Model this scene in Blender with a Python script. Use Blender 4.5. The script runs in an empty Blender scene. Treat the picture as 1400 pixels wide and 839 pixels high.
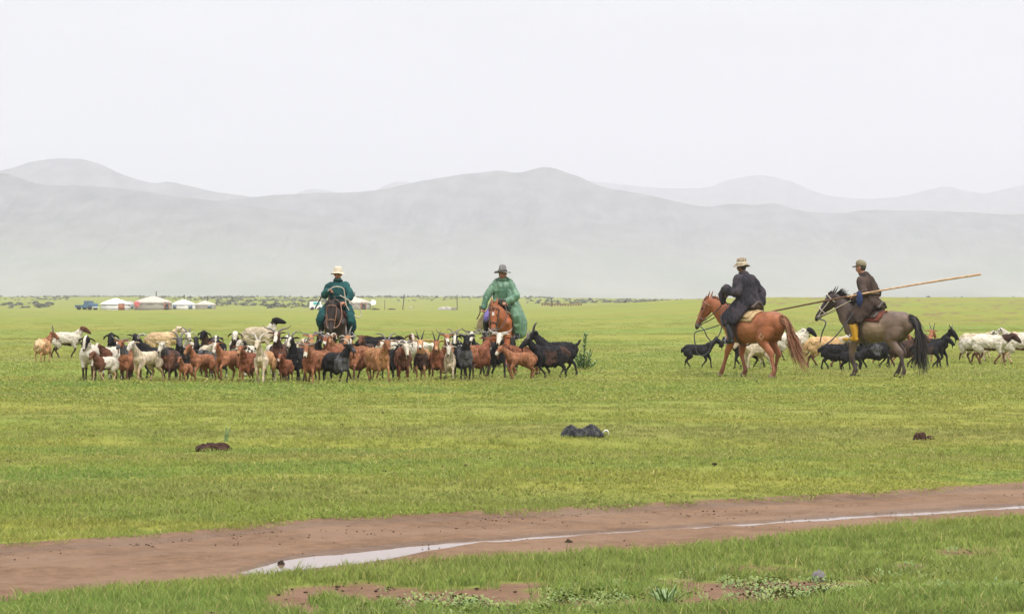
import bpy, bmesh, math, random
import numpy as np
from mathutils import Vector, Matrix

# ------------------------------------------------------------------ camera, world, sun, exposure
SC = bpy.context.scene
COL = SC.collection
R = math.radians
rng = np.random.default_rng(7)
random.seed(7)

H = 1.5            # camera height above the meadow
F = 3500.0         # focal length in photo pixels (photo is 1400 wide)
YH = 409.0         # photo row of the flat horizon

cam_d = bpy.data.cameras.new('camera')
cam = bpy.data.objects.new('camera', cam_d)
COL.objects.link(cam)
cam_d.sensor_width = 36.0
cam_d.lens = 36.0 * F / 1400.0
cam_d.clip_start = 0.1
cam_d.clip_end = 30000
cam.location = (0, 0, H)
cam.rotation_euler = (R(90) - math.atan(10.5 / F), 0, 0)
SC.camera = cam

SC.view_settings.view_transform = 'Standard'
SC.view_settings.look = 'None'
SC.view_settings.gamma = 1
SC.view_settings.exposure = 1.19

SUN_EL, SUN_AZ = 58.0, 150.0     # azimuth measured from +Y clockwise (behind the camera, to the right)
w = bpy.data.worlds.new('World')
SC.world = w
w.use_nodes = True
nt = w.node_tree
nt.nodes.clear()
out = nt.nodes.new('ShaderNodeOutputWorld')
sky = nt.nodes.new('ShaderNodeTexSky')
sky.sky_type = 'NISHITA'
sky.sun_disc = False
sky.sun_elevation = R(SUN_EL)
sky.sun_rotation = R(SUN_AZ)
sky.air_density = 1.0
sky.dust_density = 4.0
bg1 = nt.nodes.new('ShaderNodeBackground')
bg1.inputs['Strength'].default_value = 0.05
nt.links.new(sky.outputs['Color'], bg1.inputs['Color'])
# unbroken cloud deck: brighter overhead than at the horizon, faint mottling
tc = nt.nodes.new('ShaderNodeTexCoord')
sep = nt.nodes.new('ShaderNodeSeparateXYZ')
nt.links.new(tc.outputs['Generated'], sep.inputs[0])
ramp = nt.nodes.new('ShaderNodeValToRGB')
ramp.color_ramp.elements[0].position = 0.0
ramp.color_ramp.elements[0].color = (0.292, 0.291, 0.300, 1)
ramp.color_ramp.elements[1].position = 1.0
ramp.color_ramp.elements[1].color = (1.45, 1.44, 1.44, 1)
nt.links.new(sep.outputs['Z'], ramp.inputs['Fac'])
mp = nt.nodes.new('ShaderNodeMapping')
mp.inputs['Scale'].default_value = (3.5, 3.5, 13.0)
nt.links.new(tc.outputs['Generated'], mp.inputs['Vector'])
nz = nt.nodes.new('ShaderNodeTexNoise')
nz.inputs['Scale'].default_value = 2.6
nz.inputs['Detail'].default_value = 4
nz.inputs['Roughness'].default_value = 0.5
nt.links.new(mp.outputs['Vector'], nz.inputs['Vector'])
mr = nt.nodes.new('ShaderNodeMapRange')
mr.inputs['From Min'].default_value = 0.3
mr.inputs['From Max'].default_value = 0.7
mr.inputs['To Min'].default_value = 0.86
mr.inputs['To Max'].default_value = 1.035
nt.links.new(nz.outputs['Fac'], mr.inputs['Value'])
mul = nt.nodes.new('ShaderNodeMix')
mul.data_type = 'RGBA'
mul.blend_type = 'MULTIPLY'
mul.inputs[0].default_value = 1.0
nt.links.new(ramp.outputs['Color'], mul.inputs[6])
nt.links.new(mr.outputs['Result'], mul.inputs[7])
bg2 = nt.nodes.new('ShaderNodeBackground')
bg2.inputs['Strength'].default_value = 1.0
nt.links.new(mul.outputs[2], bg2.inputs['Color'])
mx = nt.nodes.new('ShaderNodeMixShader')
mx.inputs[0].default_value = 0.93
nt.links.new(bg1.outputs[0], mx.inputs[1])
nt.links.new(bg2.outputs[0], mx.inputs[2])
nt.links.new(mx.outputs[0], out.inputs['Surface'])

sun_d = bpy.data.lights.new('sun', 'SUN')
sun_d.energy = 1.5
sun_d.angle = R(15)
sun_d.color = (1.0, 0.965, 0.93)
sun = bpy.data.objects.new('sun', sun_d)
COL.objects.link(sun)
sv = Vector((math.sin(R(SUN_AZ)) * math.cos(R(SUN_EL)), math.cos(R(SUN_AZ)) * math.cos(R(SUN_EL)), math.sin(R(SUN_EL))))
sun.rotation_euler = sv.to_track_quat('Z', 'Y').to_euler()
sun.location = (10, -10, 30)

SC.cycles.use_denoising = True
try:
    SC.cycles.denoiser = 'OPENIMAGEDENOISE'
except Exception:
    pass
SC.cycles.max_bounces = 6
SC.cycles.diffuse_bounces = 3
SC.cycles.glossy_bounces = 3
SC.cycles.transmission_bounces = 3
SC.cycles.volume_bounces = 2
SC.cycles.transparent_max_bounces = 6

# ------------------------------------------------------------------ helpers
def tag(o, label=None, cat=None, group=None, kind=None):
    if label: o['label'] = label
    if cat: o['category'] = cat
    if group: o['group'] = group
    if kind: o['kind'] = kind
    return o

def vnoise(p, seed=0):
    p = np.asarray(p, float)
    i = np.floor(p).astype(np.int64)
    f = p - i
    f = f * f * (3 - 2 * f)
    def h(x, y, z):
        n = (x * 374761393 + y * 668265263 + z * 2147483647 + seed * 974634777) & 0xFFFFFFFF
        n = ((n ^ (n >> 13)) * 1274126177) & 0xFFFFFFFF
        n = (n ^ (n >> 16)) & 0xFFFF
        return n / 65535.0
    x, y, z = i[..., 0], i[..., 1], i[..., 2]
    fx, fy, fz = f[..., 0], f[..., 1], f[..., 2]
    def lx(yy, zz):
        a = h(x, yy, zz); b = h(x + 1, yy, zz)
        return a + (b - a) * fx
    a = lx(y, z); b = lx(y + 1, z); c = lx(y, z + 1); d = lx(y + 1, z + 1)
    e = a + (b - a) * fy; g = c + (d - c) * fy
    return e + (g - e) * fz

def fbm(p, seed=0, octv=4, rough=0.5):
    p = np.asarray(p, float)
    s = 0; a = 1; t = 0
    for k in range(octv):
        s = s + a * vnoise(p * (2.03 ** k), seed + k)
        t += a; a *= rough
    return s / t

def fbm2(x, y, seed=0, octv=4, rough=0.5):
    x, y = np.broadcast_arrays(np.asarray(x, float), np.asarray(y, float))
    return fbm(np.stack([x, y, np.zeros_like(x) + 0.37], -1), seed, octv, rough)

def sstep(a, b, x):
    t = np.clip((np.asarray(x, float) - a) / (b - a), 0, 1)
    return t * t * (3 - 2 * t)

def catmull(A, sub):
    A = np.asarray(A, float)
    if sub <= 1 or len(A) < 3:
        if len(A) == 2 and sub > 1:
            t = np.linspace(0, 1, sub + 1)[:, None]
            return A[0] * (1 - t) + A[1] * t
        return A
    P = np.vstack([2 * A[0] - A[1], A, 2 * A[-1] - A[-2]])
    o = []
    for i in range(1, len(P) - 2):
        p0, p1, p2, p3 = P[i - 1], P[i], P[i + 1], P[i + 2]
        for k in range(sub):
            t = k / sub
            o.append(0.5 * ((2 * p1) + (-p0 + p2) * t + (2 * p0 - 5 * p1 + 4 * p2 - p3) * t * t + (-p0 + 3 * p1 - 3 * p2 + p3) * t ** 3))
    o.append(A[-1])
    o = np.array(o)
    if o.shape[1] > 3:
        o[:, 3:] = np.maximum(o[:, 3:], 1e-4)
    return o

def unit(v):
    v = np.asarray(v, float)
    return v / max(1e-9, np.linalg.norm(v))

class Geo:
    """collects lofts, lathes and boxes; build() links ONE mesh object"""
    def __init__(s):
        s.v = []; s.f = []; s.n = 0
        s.sp = []; s.sr = []; s.st = []; s.stt = []
        s.mi = []
        s.frames = {}
    def add(s, V, Fc, m=0):
        V = np.asarray(V, float)
        s.v.append(V)
        s.f += [tuple(int(i) + s.n for i in q) for q in Fc]
        s.mi += [m] * len(Fc)
        s.n += len(V)
    def loft(s, pts, rads, tg='body', seg=10, sub=4, side=None, cap=True, m=0):
        pts = np.asarray(pts, float)
        rr = np.array([(r if isinstance(r, (tuple, list)) else (r, r)) for r in rads], float)
        A = catmull(np.hstack([pts, rr]), sub)
        P = A[:, :3]; a = A[:, 3]; b = A[:, 4]
        T = np.gradient(P, axis=0)
        T /= np.maximum(1e-9, np.linalg.norm(T, axis=1))[:, None]
        if side is None:
            t0 = T[0]
            S = np.cross(t0, (0, 0, 1.0))
            if np.linalg.norm(S) < 0.15: S = np.cross(t0, (1.0, 0, 0))
            S = unit(S)
        else:
            S = unit(side)
        th = np.linspace(0, 2 * math.pi, seg, endpoint=False)
        rings = []
        Ss = []
        for i in range(len(P)):
            if side is not None: S = np.asarray(side, float)
            S = unit(S - np.dot(S, T[i]) * T[i])
            Ss.append(S.copy())
            N = np.cross(T[i], S)
            rings.append(P[i] + np.outer(np.cos(th) * a[i], S) + np.outer(np.sin(th) * b[i], N))
        def capring(i, sgn, k):
            N = np.cross(T[i], Ss[i]); r = min(a[i], b[i])
            c = P[i] + sgn * T[i] * r * math.sin(k)
            return c + math.cos(k) * (np.outer(np.cos(th) * a[i], Ss[i]) + np.outer(np.sin(th) * b[i], N))
        if cap:
            rings = [capring(0, -1, R(60)), capring(0, -1, R(30))] + rings + [capring(len(P) - 1, 1, R(30)), capring(len(P) - 1, 1, R(60))]
            p0 = P[0] - T[0] * min(a[0], b[0]); p1 = P[-1] + T[-1] * min(a[-1], b[-1])
        else:
            p0 = P[0]; p1 = P[-1]
        V = np.vstack(rings + [p0[None], p1[None]])
        n = len(rings); fc = []
        for i in range(n - 1):
            for j in range(seg):
                k = (j + 1) % seg
                fc.append((i * seg + j, i * seg + k, (i + 1) * seg + k, (i + 1) * seg + j))
        e0 = n * seg; e1 = e0 + 1
        for j in range(seg):
            k = (j + 1) % seg
            fc.append((e0, k, j)); fc.append((e1, (n - 1) * seg + j, (n - 1) * seg + k))
        s.add(V, fc, m)
        t = np.linspace(0, 1, len(P))
        s.sp.append(P); s.sr.append(np.minimum(a, b)); s.st += [tg] * len(P); s.stt.append(t)
        return P
    def ball(s, c, r, tg='body', seg=10, rings=6, m=0):
        rx, ry, rz = r if isinstance(r, (tuple, list)) else (r, r, r)
        V = [(c[0], c[1], c[2] + rz)]
        for i in range(1, rings):
            ph = math.pi * i / rings
            for j in range(seg):
                q = 2 * math.pi * j / seg
                V.append((c[0] + rx * math.sin(ph) * math.cos(q), c[1] + ry * math.sin(ph) * math.sin(q), c[2] + rz * math.cos(ph)))
        V.append((c[0], c[1], c[2] - rz))
        fc = []
        for j in range(seg):
            fc.append((0, 1 + j, 1 + (j + 1) % seg))
        for i in range(rings - 2):
            for j in range(seg):
                k = (j + 1) % seg
                fc.append((1 + i * seg + j, 1 + (i + 1) * seg + j, 1 + (i + 1) * seg + k, 1 + i * seg + k))
        e = len(V) - 1; b0 = 1 + (rings - 2) * seg
        for j in range(seg):
            fc.append((e, b0 + (j + 1) % seg, b0 + j))
        s.add(V, fc, m)
        s.sp.append(np.array([c], float)); s.sr.append(np.array([min(rx, ry, rz)])); s.st.append(tg); s.stt.append(np.array([0.5]))
    def box(s, c, d, rz=0.0, m=0, taper=1.0):
        x, y, z = d[0] / 2, d[1] / 2, d[2] / 2
        V = np.array([(-x, -y, -z), (x, -y, -z), (x, y, -z), (-x, y, -z), (-x * taper, -y * taper, z), (x * taper, -y * taper, z), (x * taper, y * taper, z), (-x * taper, y * taper, z)])
        ca, sa = math.cos(rz), math.sin(rz)
        V = np.stack([V[:, 0] * ca - V[:, 1] * sa, V[:, 0] * sa + V[:, 1] * ca, V[:, 2]], -1) + np.asarray(c, float)
        s.add(V, [(0, 3, 2, 1), (4, 5, 6, 7), (0, 1, 5, 4), (1, 2, 6, 5), (2, 3, 7, 6), (3, 0, 4, 7)], m)
    def lathe(s, prof, seg=24, c=(0, 0, 0), ax=None, m=0, sx=1.0, sy=1.0, wob=None, closed=False):
        V = []
        for i, (r, z) in enumerate(prof):
            for j in range(seg):
                q = 2 * math.pi * j / seg
                rr = r; zz = z
                if wob: rr, zz = wob(r, z, q)
                V.append((rr * math.cos(q) * sx, rr * math.sin(q) * sy, zz))
        V = np.array(V)
        if ax is not None: V = V @ np.asarray(ax, float).T
        V = V + np.asarray(c, float)
        fc = []
        n = len(prof)
        for i in range(n - 1):
            for j in range(seg):
                k = (j + 1) % seg
                fc.append((i * seg + j, i * seg + k, (i + 1) * seg + k, (i + 1) * seg + j))
        if closed:
            fc.append(tuple(range(seg))[::-1]); fc.append(tuple(range((n - 1) * seg, n * seg)))
        s.add(V, fc, m)
    def mesh(s, name):
        me = bpy.data.meshes.new(name)
        V = np.vstack(s.v)
        me.from_pydata(V.tolist(), [], s.f)
        me.update()
        return me
    def build(s, name, mats, parent=None, smooth=True, loc=None, rz=0.0, fix=True):
        me = s.mesh(name)
        if not isinstance(mats, (list, tuple)): mats = [mats]
        for m in mats: me.materials.append(m)
        if len(mats) > 1:
            me.polygons.foreach_set('material_index', s.mi)
        if fix:
            bm = bmesh.new(); bm.from_mesh(me)
            bmesh.ops.recalc_face_normals(bm, faces=bm.faces)
            bm.to_mesh(me); bm.free()
        if smooth: me.polygons.foreach_set('use_smooth', [True] * len(me.polygons))
        o = bpy.data.objects.new(name, me)
        COL.objects.link(o)
        if parent is not None: o.parent = parent
        if loc is not None: o.location = loc
        if rz: o.rotation_euler = (0, 0, rz)
        return o

PENDING = []
def fuse(geo, name, mat, voxel, parent=None, color=None, disp=None, smooth_it=4, loc=None, rz=0.0):
    """one continuous surface: union of the collected lofts, finished later in one batch"""
    o = geo.build(name, mat, parent, True, loc, rz, fix=False)
    PENDING.append((o, geo, mat, voxel, color, disp, smooth_it))
    return o

def finish_fused():
    for (o, g, mat, vx, c, d, it) in PENDING:
        m = o.modifiers.new('r', 'REMESH'); m.mode = 'VOXEL'; m.voxel_size = vx; m.use_smooth_shade = True
        m = o.modifiers.new('s', 'SMOOTH'); m.factor = 0.5; m.iterations = it
    bpy.context.view_layer.update()
    dg = bpy.context.evaluated_depsgraph_get()
    res = []
    for it in PENDING:
        o = it[0]
        res.append(bpy.data.meshes.new_from_object(o.evaluated_get(dg)))
    for (o, g, mat, vx, color, disp, it), me in zip(PENDING, res):
        o.modifiers.clear()
        old = o.data; o.data = me
        bpy.data.meshes.remove(old)
        me.name = o.name
        me.materials.clear(); me.materials.append(mat)
        n = len(me.vertices)
        co = np.empty(n * 3, np.float32); me.vertices.foreach_get('co', co); co = co.reshape(-1, 3).astype(float)
        nr = np.empty(n * 3, np.float32); me.vertices.foreach_get('normal', nr); nr = nr.reshape(-1, 3).astype(float)
        SP = np.vstack(g.sp); SR = np.concatenate(g.sr); ST = np.array(g.st); TT = np.concatenate(g.stt)
        idx = np.empty(n, np.int64)
        for a in range(0, n, 4000):
            dd = np.linalg.norm(co[a:a + 4000, None, :] - SP[None], axis=2) - SR[None]
            idx[a:a + 4000] = dd.argmin(1)
        tg, tt = ST[idx], TT[idx]
        if color is not None:
            c = color(co, nr, tg, tt, g)
            at = me.attributes.new('Col', 'FLOAT_COLOR', 'POINT')
            at.data.foreach_set('color', np.hstack([np.clip(c, 0, 1), np.ones((n, 1))]).astype(np.float32).ravel())
        if disp is not None:
            co2 = co + disp(co, nr, tg, tt, g)
            me.vertices.foreach_set('co', co2.astype(np.float32).ravel())
        me.polygons.foreach_set('use_smooth', [True] * len(me.polygons))
        me.update()
    PENDING.clear()

# ------------------------------------------------------------------ materials
def new_mat(name):
    m = bpy.data.materials.new(name); m.use_nodes = True
    t = m.node_tree
    b = t.nodes.get('Principled BSDF')
    return m, t, b

def N(t, kind, **kw):
    n = t.nodes.new(kind)
    for k, v in kw.items(): setattr(n, k, v)
    return n

def noise_node(t, vec, scale, detail=3, rough=0.55):
    n = N(t, 'ShaderNodeTexNoise')
    n.inputs['Scale'].default_value = scale; n.inputs['Detail'].default_value = detail; n.inputs['Roughness'].default_value = rough
    if vec is not None: t.links.new(vec, n.inputs['Vector'])
    return n

def mixc(t, fac, a, b, mode='MIX'):
    n = N(t, 'ShaderNodeMix', data_type='RGBA', blend_type=mode)
    for sock, v in ((n.inputs[0], fac), (n.inputs[6], a), (n.inputs[7], b)):
        if isinstance(v, (int, float)): sock.default_value = v
        elif isinstance(v, tuple): sock.default_value = (*v[:3], 1)
        else: t.links.new(v, sock)
    return n.outputs[2]

def maprange(t, val, a, b, c=0.0, d=1.0, smooth=False):
    n = N(t, 'ShaderNodeMapRange')
    if smooth: n.interpolation_type = 'SMOOTHSTEP'
    t.links.new(val, n.inputs['Value'])
    n.inputs['From Min'].default_value = a; n.inputs['From Max'].default_value = b
    n.inputs['To Min'].default_value = c; n.inputs['To Max'].default_value = d
    return n.outputs['Result']

def bump(t, b, val, strength, dist):
    n = N(t, 'ShaderNodeBump')
    n.inputs['Strength'].default_value = strength; n.inputs['Distance'].default_value = dist
    t.links.new(val, n.inputs['Height'])
    t.links.new(n.outputs['Normal'], b.inputs['Normal'])

def simple(name, col, rough=0.7, var=0.25, scale=8.0, bstr=0.25, bdist=0.005, spec=0.3, metal=0.0, stretch=(1, 1, 1), sheen=0.0):
    m, t, b = new_mat(name)
    tcn = N(t, 'ShaderNodeTexCoord'); mpn = N(t, 'ShaderNodeMapping')
    mpn.inputs['Scale'].default_value = stretch
    t.links.new(tcn.outputs['Object'], mpn.inputs['Vector'])
    n = noise_node(t, mpn.outputs['Vector'], scale, 5, 0.6)
    lo = tuple(c * (1 - var) for c in col); hi = tuple(min(1, c * (1 + var)) for c in col)
    c = mixc(t, maprange(t, n.outputs['Fac'], 0.3, 0.7), lo, hi)
    t.links.new(c, b.inputs['Base Color'])
    b.inputs['Roughness'].default_value = rough
    b.inputs['Specular IOR Level'].default_value = spec
    b.inputs['Metallic'].default_value = metal
    if sheen: b.inputs['Sheen Weight'].default_value = sheen
    if bstr: bump(t, b, n.outputs['Fac'], bstr, bdist)
    return m

def attr_mat(name, rough=0.85, spec=0.15, scale=30.0, var=0.3, stretch=(1, 1, 1), bstr=0.5, bdist=0.01):
    m, t, b = new_mat(name)
    at = N(t, 'ShaderNodeAttribute'); at.attribute_name = 'Col'
    tcn = N(t, 'ShaderNodeTexCoord'); mpn = N(t, 'ShaderNodeMapping')
    mpn.inputs['Scale'].default_value = stretch
    t.links.new(tcn.outputs['Object'], mpn.inputs['Vector'])
    n = noise_node(t, mpn.outputs['Vector'], scale, 4, 0.65)
    f = maprange(t, n.outputs['Fac'], 0.25, 0.75, 1 - var, 1 + var)
    c = mixc(t, 1.0, at.outputs['Color'], f, 'MULTIPLY')
    t.links.new(c, b.inputs['Base Color'])
    b.inputs['Roughness'].default_value = rough
    b.inputs['Specular IOR Level'].default_value = spec
    bump(t, b, n.outputs['Fac'], bstr, bdist)
    return m

M = {}
M['fur'] = attr_mat('fur', 0.85, 0.12, 26, 0.38, (1, 1, 0.45), 0.6, 0.012)
M['wool'] = attr_mat('wool', 0.95, 0.05, 34, 0.22, (1, 1, 1), 0.8, 0.012)
M['coat'] = attr_mat('horse_coat', 0.55, 0.3, 14, 0.16, (1, 1, 1), 0.25, 0.006)
M['skin'] = attr_mat('skin', 0.55, 0.3, 40, 0.12, (1, 1, 1), 0.2, 0.002)
M['horn'] = simple('horn', (0.13, 0.115, 0.10), 0.5, 0.45, 30, 0.4, 0.003, 0.4)
M['horn_pale'] = simple('pale_horn', (0.38, 0.34, 0.29), 0.5, 0.35, 30, 0.4, 0.003, 0.4)
M['horn_black'] = simple('black_horn', (0.03, 0.027, 0.025), 0.45, 0.4, 30, 0.4, 0.003, 0.4)
M['leather'] = simple('dark_leather', (0.045, 0.028, 0.02), 0.5, 0.4, 12, 0.3, 0.003, 0.4)
M['leather_tan'] = simple('tan_leather', (0.22, 0.105, 0.06), 0.55, 0.3, 12, 0.3, 0.003, 0.4)
M['boot'] = simple('black_boot_leather', (0.02, 0.019, 0.02), 0.35, 0.4, 10, 0.3, 0.004, 0.5)
M['rope'] = simple('rope', (0.42, 0.37, 0.30), 0.9, 0.3, 60, 0.5, 0.003, 0.1)
M['rope_dark'] = simple('dark_rope', (0.05, 0.05, 0.055), 0.8, 0.4, 60, 0.5, 0.003, 0.2)
M['metal'] = simple('dull_steel', (0.35, 0.35, 0.35), 0.4, 0.2, 20, 0.1, 0.001, 0.5, 1.0)
# ------------------------------------------------------------------ terrain
def G(px, py, z=0.0):
    """where the ray of a photo pixel meets the level z: metres in the place"""
    d = (H - z) * F / (py - YH)
    return (px - 700.0) / F * d, d

_far = [G(x, y, -0.02) for x, y in [(0, 748), (225, 733), (350, 721), (450, 711), (700, 700), (950, 688), (1200, 675), (1400, 662)]]
_near = [G(x, y, 0.015) for x, y in [(0, 812), (200, 795), (350, 781), (500, 767), (700, 757), (950, 742), (1200, 717), (1400, 704)]]
def _poly(P):
    X = np.array([p[0] for p in P]); Y = np.array([p[1] for p in P])
    k0 = (Y[2] - Y[0]) / (X[2] - X[0]); k1 = (Y[-1] - Y[-3]) / (X[-1] - X[-3])
    X = np.concatenate([[X[0] - 40], X, [X[-1] + 60]]); Y = np.concatenate([[Y[0] - 40 * k0], Y, [Y[-1] + 60 * k1]])
    return X, Y
FX, FY = _poly(_far); NX, NY = _poly(_near)
def road_s(x, y):
    yn = np.interp(x, NX, NY); yf = np.interp(x, FX, FY)
    return (y - yn) / (yf - yn)
ROAD_Z = -0.035

def profile(x, y):
    a = x / np.maximum(y, 1.0)
    wr = sstep(-0.02, 0.10, a)
    L = np.interp(y, [0, 150, 330, 420, 470, 620, 1000, 1400, 2500], [0, 0, -0.04, -0.30, -0.16, 0.45, 2.45, 2.6, 0])
    Rr = np.interp(y, [0, 80, 200, 330, 420, 700, 1400, 2500], [0, 0, 0.75, 1.72, 1.6, 0.5, 1.5, 0])
    return L * (1 - wr) + Rr * wr

def terrain(x, y):
    x = np.asarray(x, float); y = np.asarray(y, float)
    s = road_s(x, y)
    off = np.clip(np.maximum(-s, s - 1), 0, 1)                 # 0 on the track, growing away from it
    und = (fbm2(x / 9.0, y / 3.0, 11, 4) - 0.5) * 0.40 + (fbm2(x / 1.1, y / 0.9, 21, 3) - 0.5) * 0.05
    herd = 1 - 0.78 * sstep(40, 47, y) * (1 - sstep(62, 90, y))
    und = und * sstep(0.0, 0.55, off) * herd
    z = profile(x, y) + und
    e = sstep(-0.10, 0.10, s) * sstep(1.10, 0.90, s)
    return z + ROAD_Z * e

def Gt(px, py):
    x, d = G(px, py)
    for k in range(12):
        z = float(terrain(np.array(x), np.array(d)))
        x2, d2 = G(px, py, z)
        x, d = .5 * (x + x2), .5 * (d + d2)
    return x, d

def soil_mask(x, y):
    px = 700 + F * x / np.maximum(y, 1); py = YH + F * H / np.maximum(y, 1)
    m = np.zeros_like(px)
    for (cx, cy, rx, ry, k) in [(485, 811, 80, 13, 1.1), (395, 826, 50, 12, .9), (640, 824, 100, 16, .95), (720, 803, 60, 10, .7), (800, 832, 90, 10, .75), (1055, 806, 110, 18, .95),
                                (1160, 800, 60, 9, .85), (940, 828, 150, 9, .8), (1240, 766, 40, 7, .7), (1040, 775, 40, 8, .5), (1330, 748, 70, 8, .45), (1290, 790, 50, 7, .55), (1050, 835, 90, 8, .8),
                                (60, 700, 60, 6, .5), (100, 697, 30, 5, .6), (860, 770, 40, 6, .4), (1145, 803, 25, 10, .8)]:
        d = ((px - cx) / rx) ** 2 + ((py - cy) / ry) ** 2
        m = np.maximum(m, k * np.exp(-d * .85))
    s = road_s(x, y)
    m = np.maximum(m * 1.25, .62 * sstep(.57, .66, fbm2(x * 1.5, y * 2.0, 151, 4)) * sstep(-.18, -.4, s) * (y > 5))
    return m

def soil_at(x, y):
    s = road_s(x, y)
    n = fbm2(x * 4.2, y * 3.0, 31, 5, .6) - 0.5
    sm = soil_mask(x, y); m = sm + n * 1.15 * (sm > 0.04)
    edge = np.maximum(sstep(-0.05, 0.05, s + n * 0.16) * sstep(1.05, 0.95, s + n * 0.16), 0)
    return np.clip(np.maximum(sstep(0.32, 0.62, m), edge), 0, 1)

# ------------------------------------------------------------------ meadow colour shared by the turf and the blades
def meadow_color(t):
    geo = N(t, 'ShaderNodeNewGeometry')
    def mapped(sc):
        m = N(t, 'ShaderNodeMapping'); m.inputs['Scale'].default_value = sc
        t.links.new(geo.outputs['Position'], m.inputs['Vector']); return m.outputs['Vector']
    n1 = noise_node(t, mapped((0.07, 0.46, 0)), 1.0, 5, 0.6)
    n2 = noise_node(t, mapped((0.35, 1.3, 0)), 1.0, 4, 0.6)
    n3 = noise_node(t, mapped((0.012, 0.05, 0)), 1.0, 4, 0.55)
    n4 = noise_node(t, mapped((0.6, 1.6, 0)), 1.7, 3, 0.6)
    c = mixc(t, maprange(t, n1.outputs['Fac'], 0.40, 0.60, smooth=True), GREEN, YELLOW)
    c = mixc(t, maprange(t, n2.outputs['Fac'], 0.48, 0.64, 0, 0.85, True), c, DEEP)
    c = mixc(t, maprange(t, n3.outputs['Fac'], 0.42, 0.62, 0, 0.65, True), c, YELLOW2)
    c = mixc(t, maprange(t, n4.outputs['Fac'], 0.57, 0.73, 0, 0.6, True), c, DRY)
    n5 = noise_node(t, mapped((0.03, 0.33, 0)), 1.0, 3, 0.5)
    c = mixc(t, maprange(t, n5.outputs['Fac'], 0.50, 0.66, 0, 0.55, True), c, OLIVE)
    # the verge on the near side of the track is lusher
    sx_ = N(t, 'ShaderNodeSeparateXYZ'); t.links.new(geo.outputs['Position'], sx_.inputs[0])
    mm = N(t, 'ShaderNodeMath', operation='MULTIPLY_ADD'); t.links.new(sx_.outputs['X'], mm.inputs[0]); mm.inputs[1].default_value = -0.75; t.links.new(sx_.outputs['Y'], mm.inputs[2])
    m2 = N(t, 'ShaderNodeMath', operation='MULTIPLY_ADD'); t.links.new(n2.outputs['Fac'], m2.inputs[0]); m2.inputs[1].default_value = 2.2; t.links.new(mm.outputs[0], m2.inputs[2])
    return mixc(t, maprange(t, m2.outputs[0], 17.2, 15.2, 0, 0.65, True), c, LUSH)
GREEN = (0.165, 0.228, 0.034); YELLOW = (0.236, 0.240, 0.038); DEEP = (0.125, 0.197, 0.032); YELLOW2 = (0.242, 0.236, 0.040); DRY = (0.225, 0.190, 0.055); OLIVE = (0.185, 0.175, 0.050); LUSH = (0.135, 0.192, 0.034)

def soil_nodes(t, wet_shade=0.0):
    geo = N(t, 'ShaderNodeNewGeometry')
    n = noise_node(t, geo.outputs['Position'], 9.0, 9, 0.74)
    n2 = noise_node(t, geo.outputs['Position'], 45.0, 5, 0.75)
    n3 = noise_node(t, geo.outputs['Position'], 1.1, 3, 0.6)
    c = mixc(t, maprange(t, n.outputs['Fac'], 0.3, 0.7), (0.150, 0.086, 0.050), (0.290, 0.180, 0.112))
    c = mixc(t, maprange(t, n3.outputs['Fac'], 0.42, 0.62, 0, 0.6), c, (0.300, 0.195, 0.130))
    c = mixc(t, maprange(t, n2.outputs['Fac'], 0.60, 0.72, 0, 0.6), c, (0.055, 0.032, 0.022))
    return c, n, n2, n3

m, t, b = new_mat('turf')
gc = meadow_color(t)
sc_, sn, sn2, sn3 = soil_nodes(t)
at = N(t, 'ShaderNodeAttribute'); at.attribute_name = 'soil'
thatch = noise_node(t, N(t, 'ShaderNodeNewGeometry').outputs['Position'], 18, 5, 0.7)
gc2 = mixc(t, maprange(t, thatch.outputs['Fac'], 0.42, 0.72, 0, 0.35), gc, (0.165, 0.135, 0.045))
fn = noise_node(t, N(t, 'ShaderNodeNewGeometry').outputs['Position'], 55, 3, 0.7)
gc2 = mixc(t, 1.0, gc2, maprange(t, fn.outputs['Fac'], 0.3, 0.7, 0.72, 1.04), 'MULTIPLY')
sc_ = mixc(t, 1.0, sc_, (0.66, 0.62, 0.60), 'MULTIPLY')
c = mixc(t, at.outputs['Fac'], gc2, sc_)
t.links.new(c, b.inputs['Base Color'])
b.inputs['Roughness'].default_value = 0.9; b.inputs['Specular IOR Level'].default_value = 0.12
bump(t, b, thatch.outputs['Fac'], 0.7, 0.03)
M['turf'] = m

m, t, b = new_mat('wet_dirt')
c, n, n2, n3 = soil_nodes(t)
wt = N(t, 'ShaderNodeAttribute'); wt.attribute_name = 'wet_shade'
c = mixc(t, 1.0, c, maprange(t, wt.outputs['Fac'], 0, 1, 1.0, 0.62), 'MULTIPLY')
t.links.new(c, b.inputs['Base Color'])
t.links.new(maprange(t, wt.outputs['Fac'], 0.0, 1.0, 0.88, 0.30), b.inputs['Roughness'])
b.inputs['Specular IOR Level'].default_value = 0.07
add = N(t, 'ShaderNodeMath', operation='ADD'); t.links.new(n.outputs['Fac'], add.inputs[0]); t.links.new(n2.outputs['Fac'], add.inputs[1])
bump(t, b, add.outputs[0], 0.9, 0.03)
M['dirt'] = m

m, t, b = new_mat('muddy_water')
b.inputs['Base Color'].default_value = (0.20, 0.13, 0.095, 1)
b.inputs['Roughness'].default_value = 0.09
b.inputs['IOR'].default_value = 1.33
b.inputs['Specular IOR Level'].default_value = 0.6
g_ = N(t, 'ShaderNodeNewGeometry'); n = noise_node(t, g_.outputs['Position'], 9, 2, 0.5)
bump(t, b, n.outputs['Fac'], 0.06, 0.004)
M['water'] = m

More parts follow.
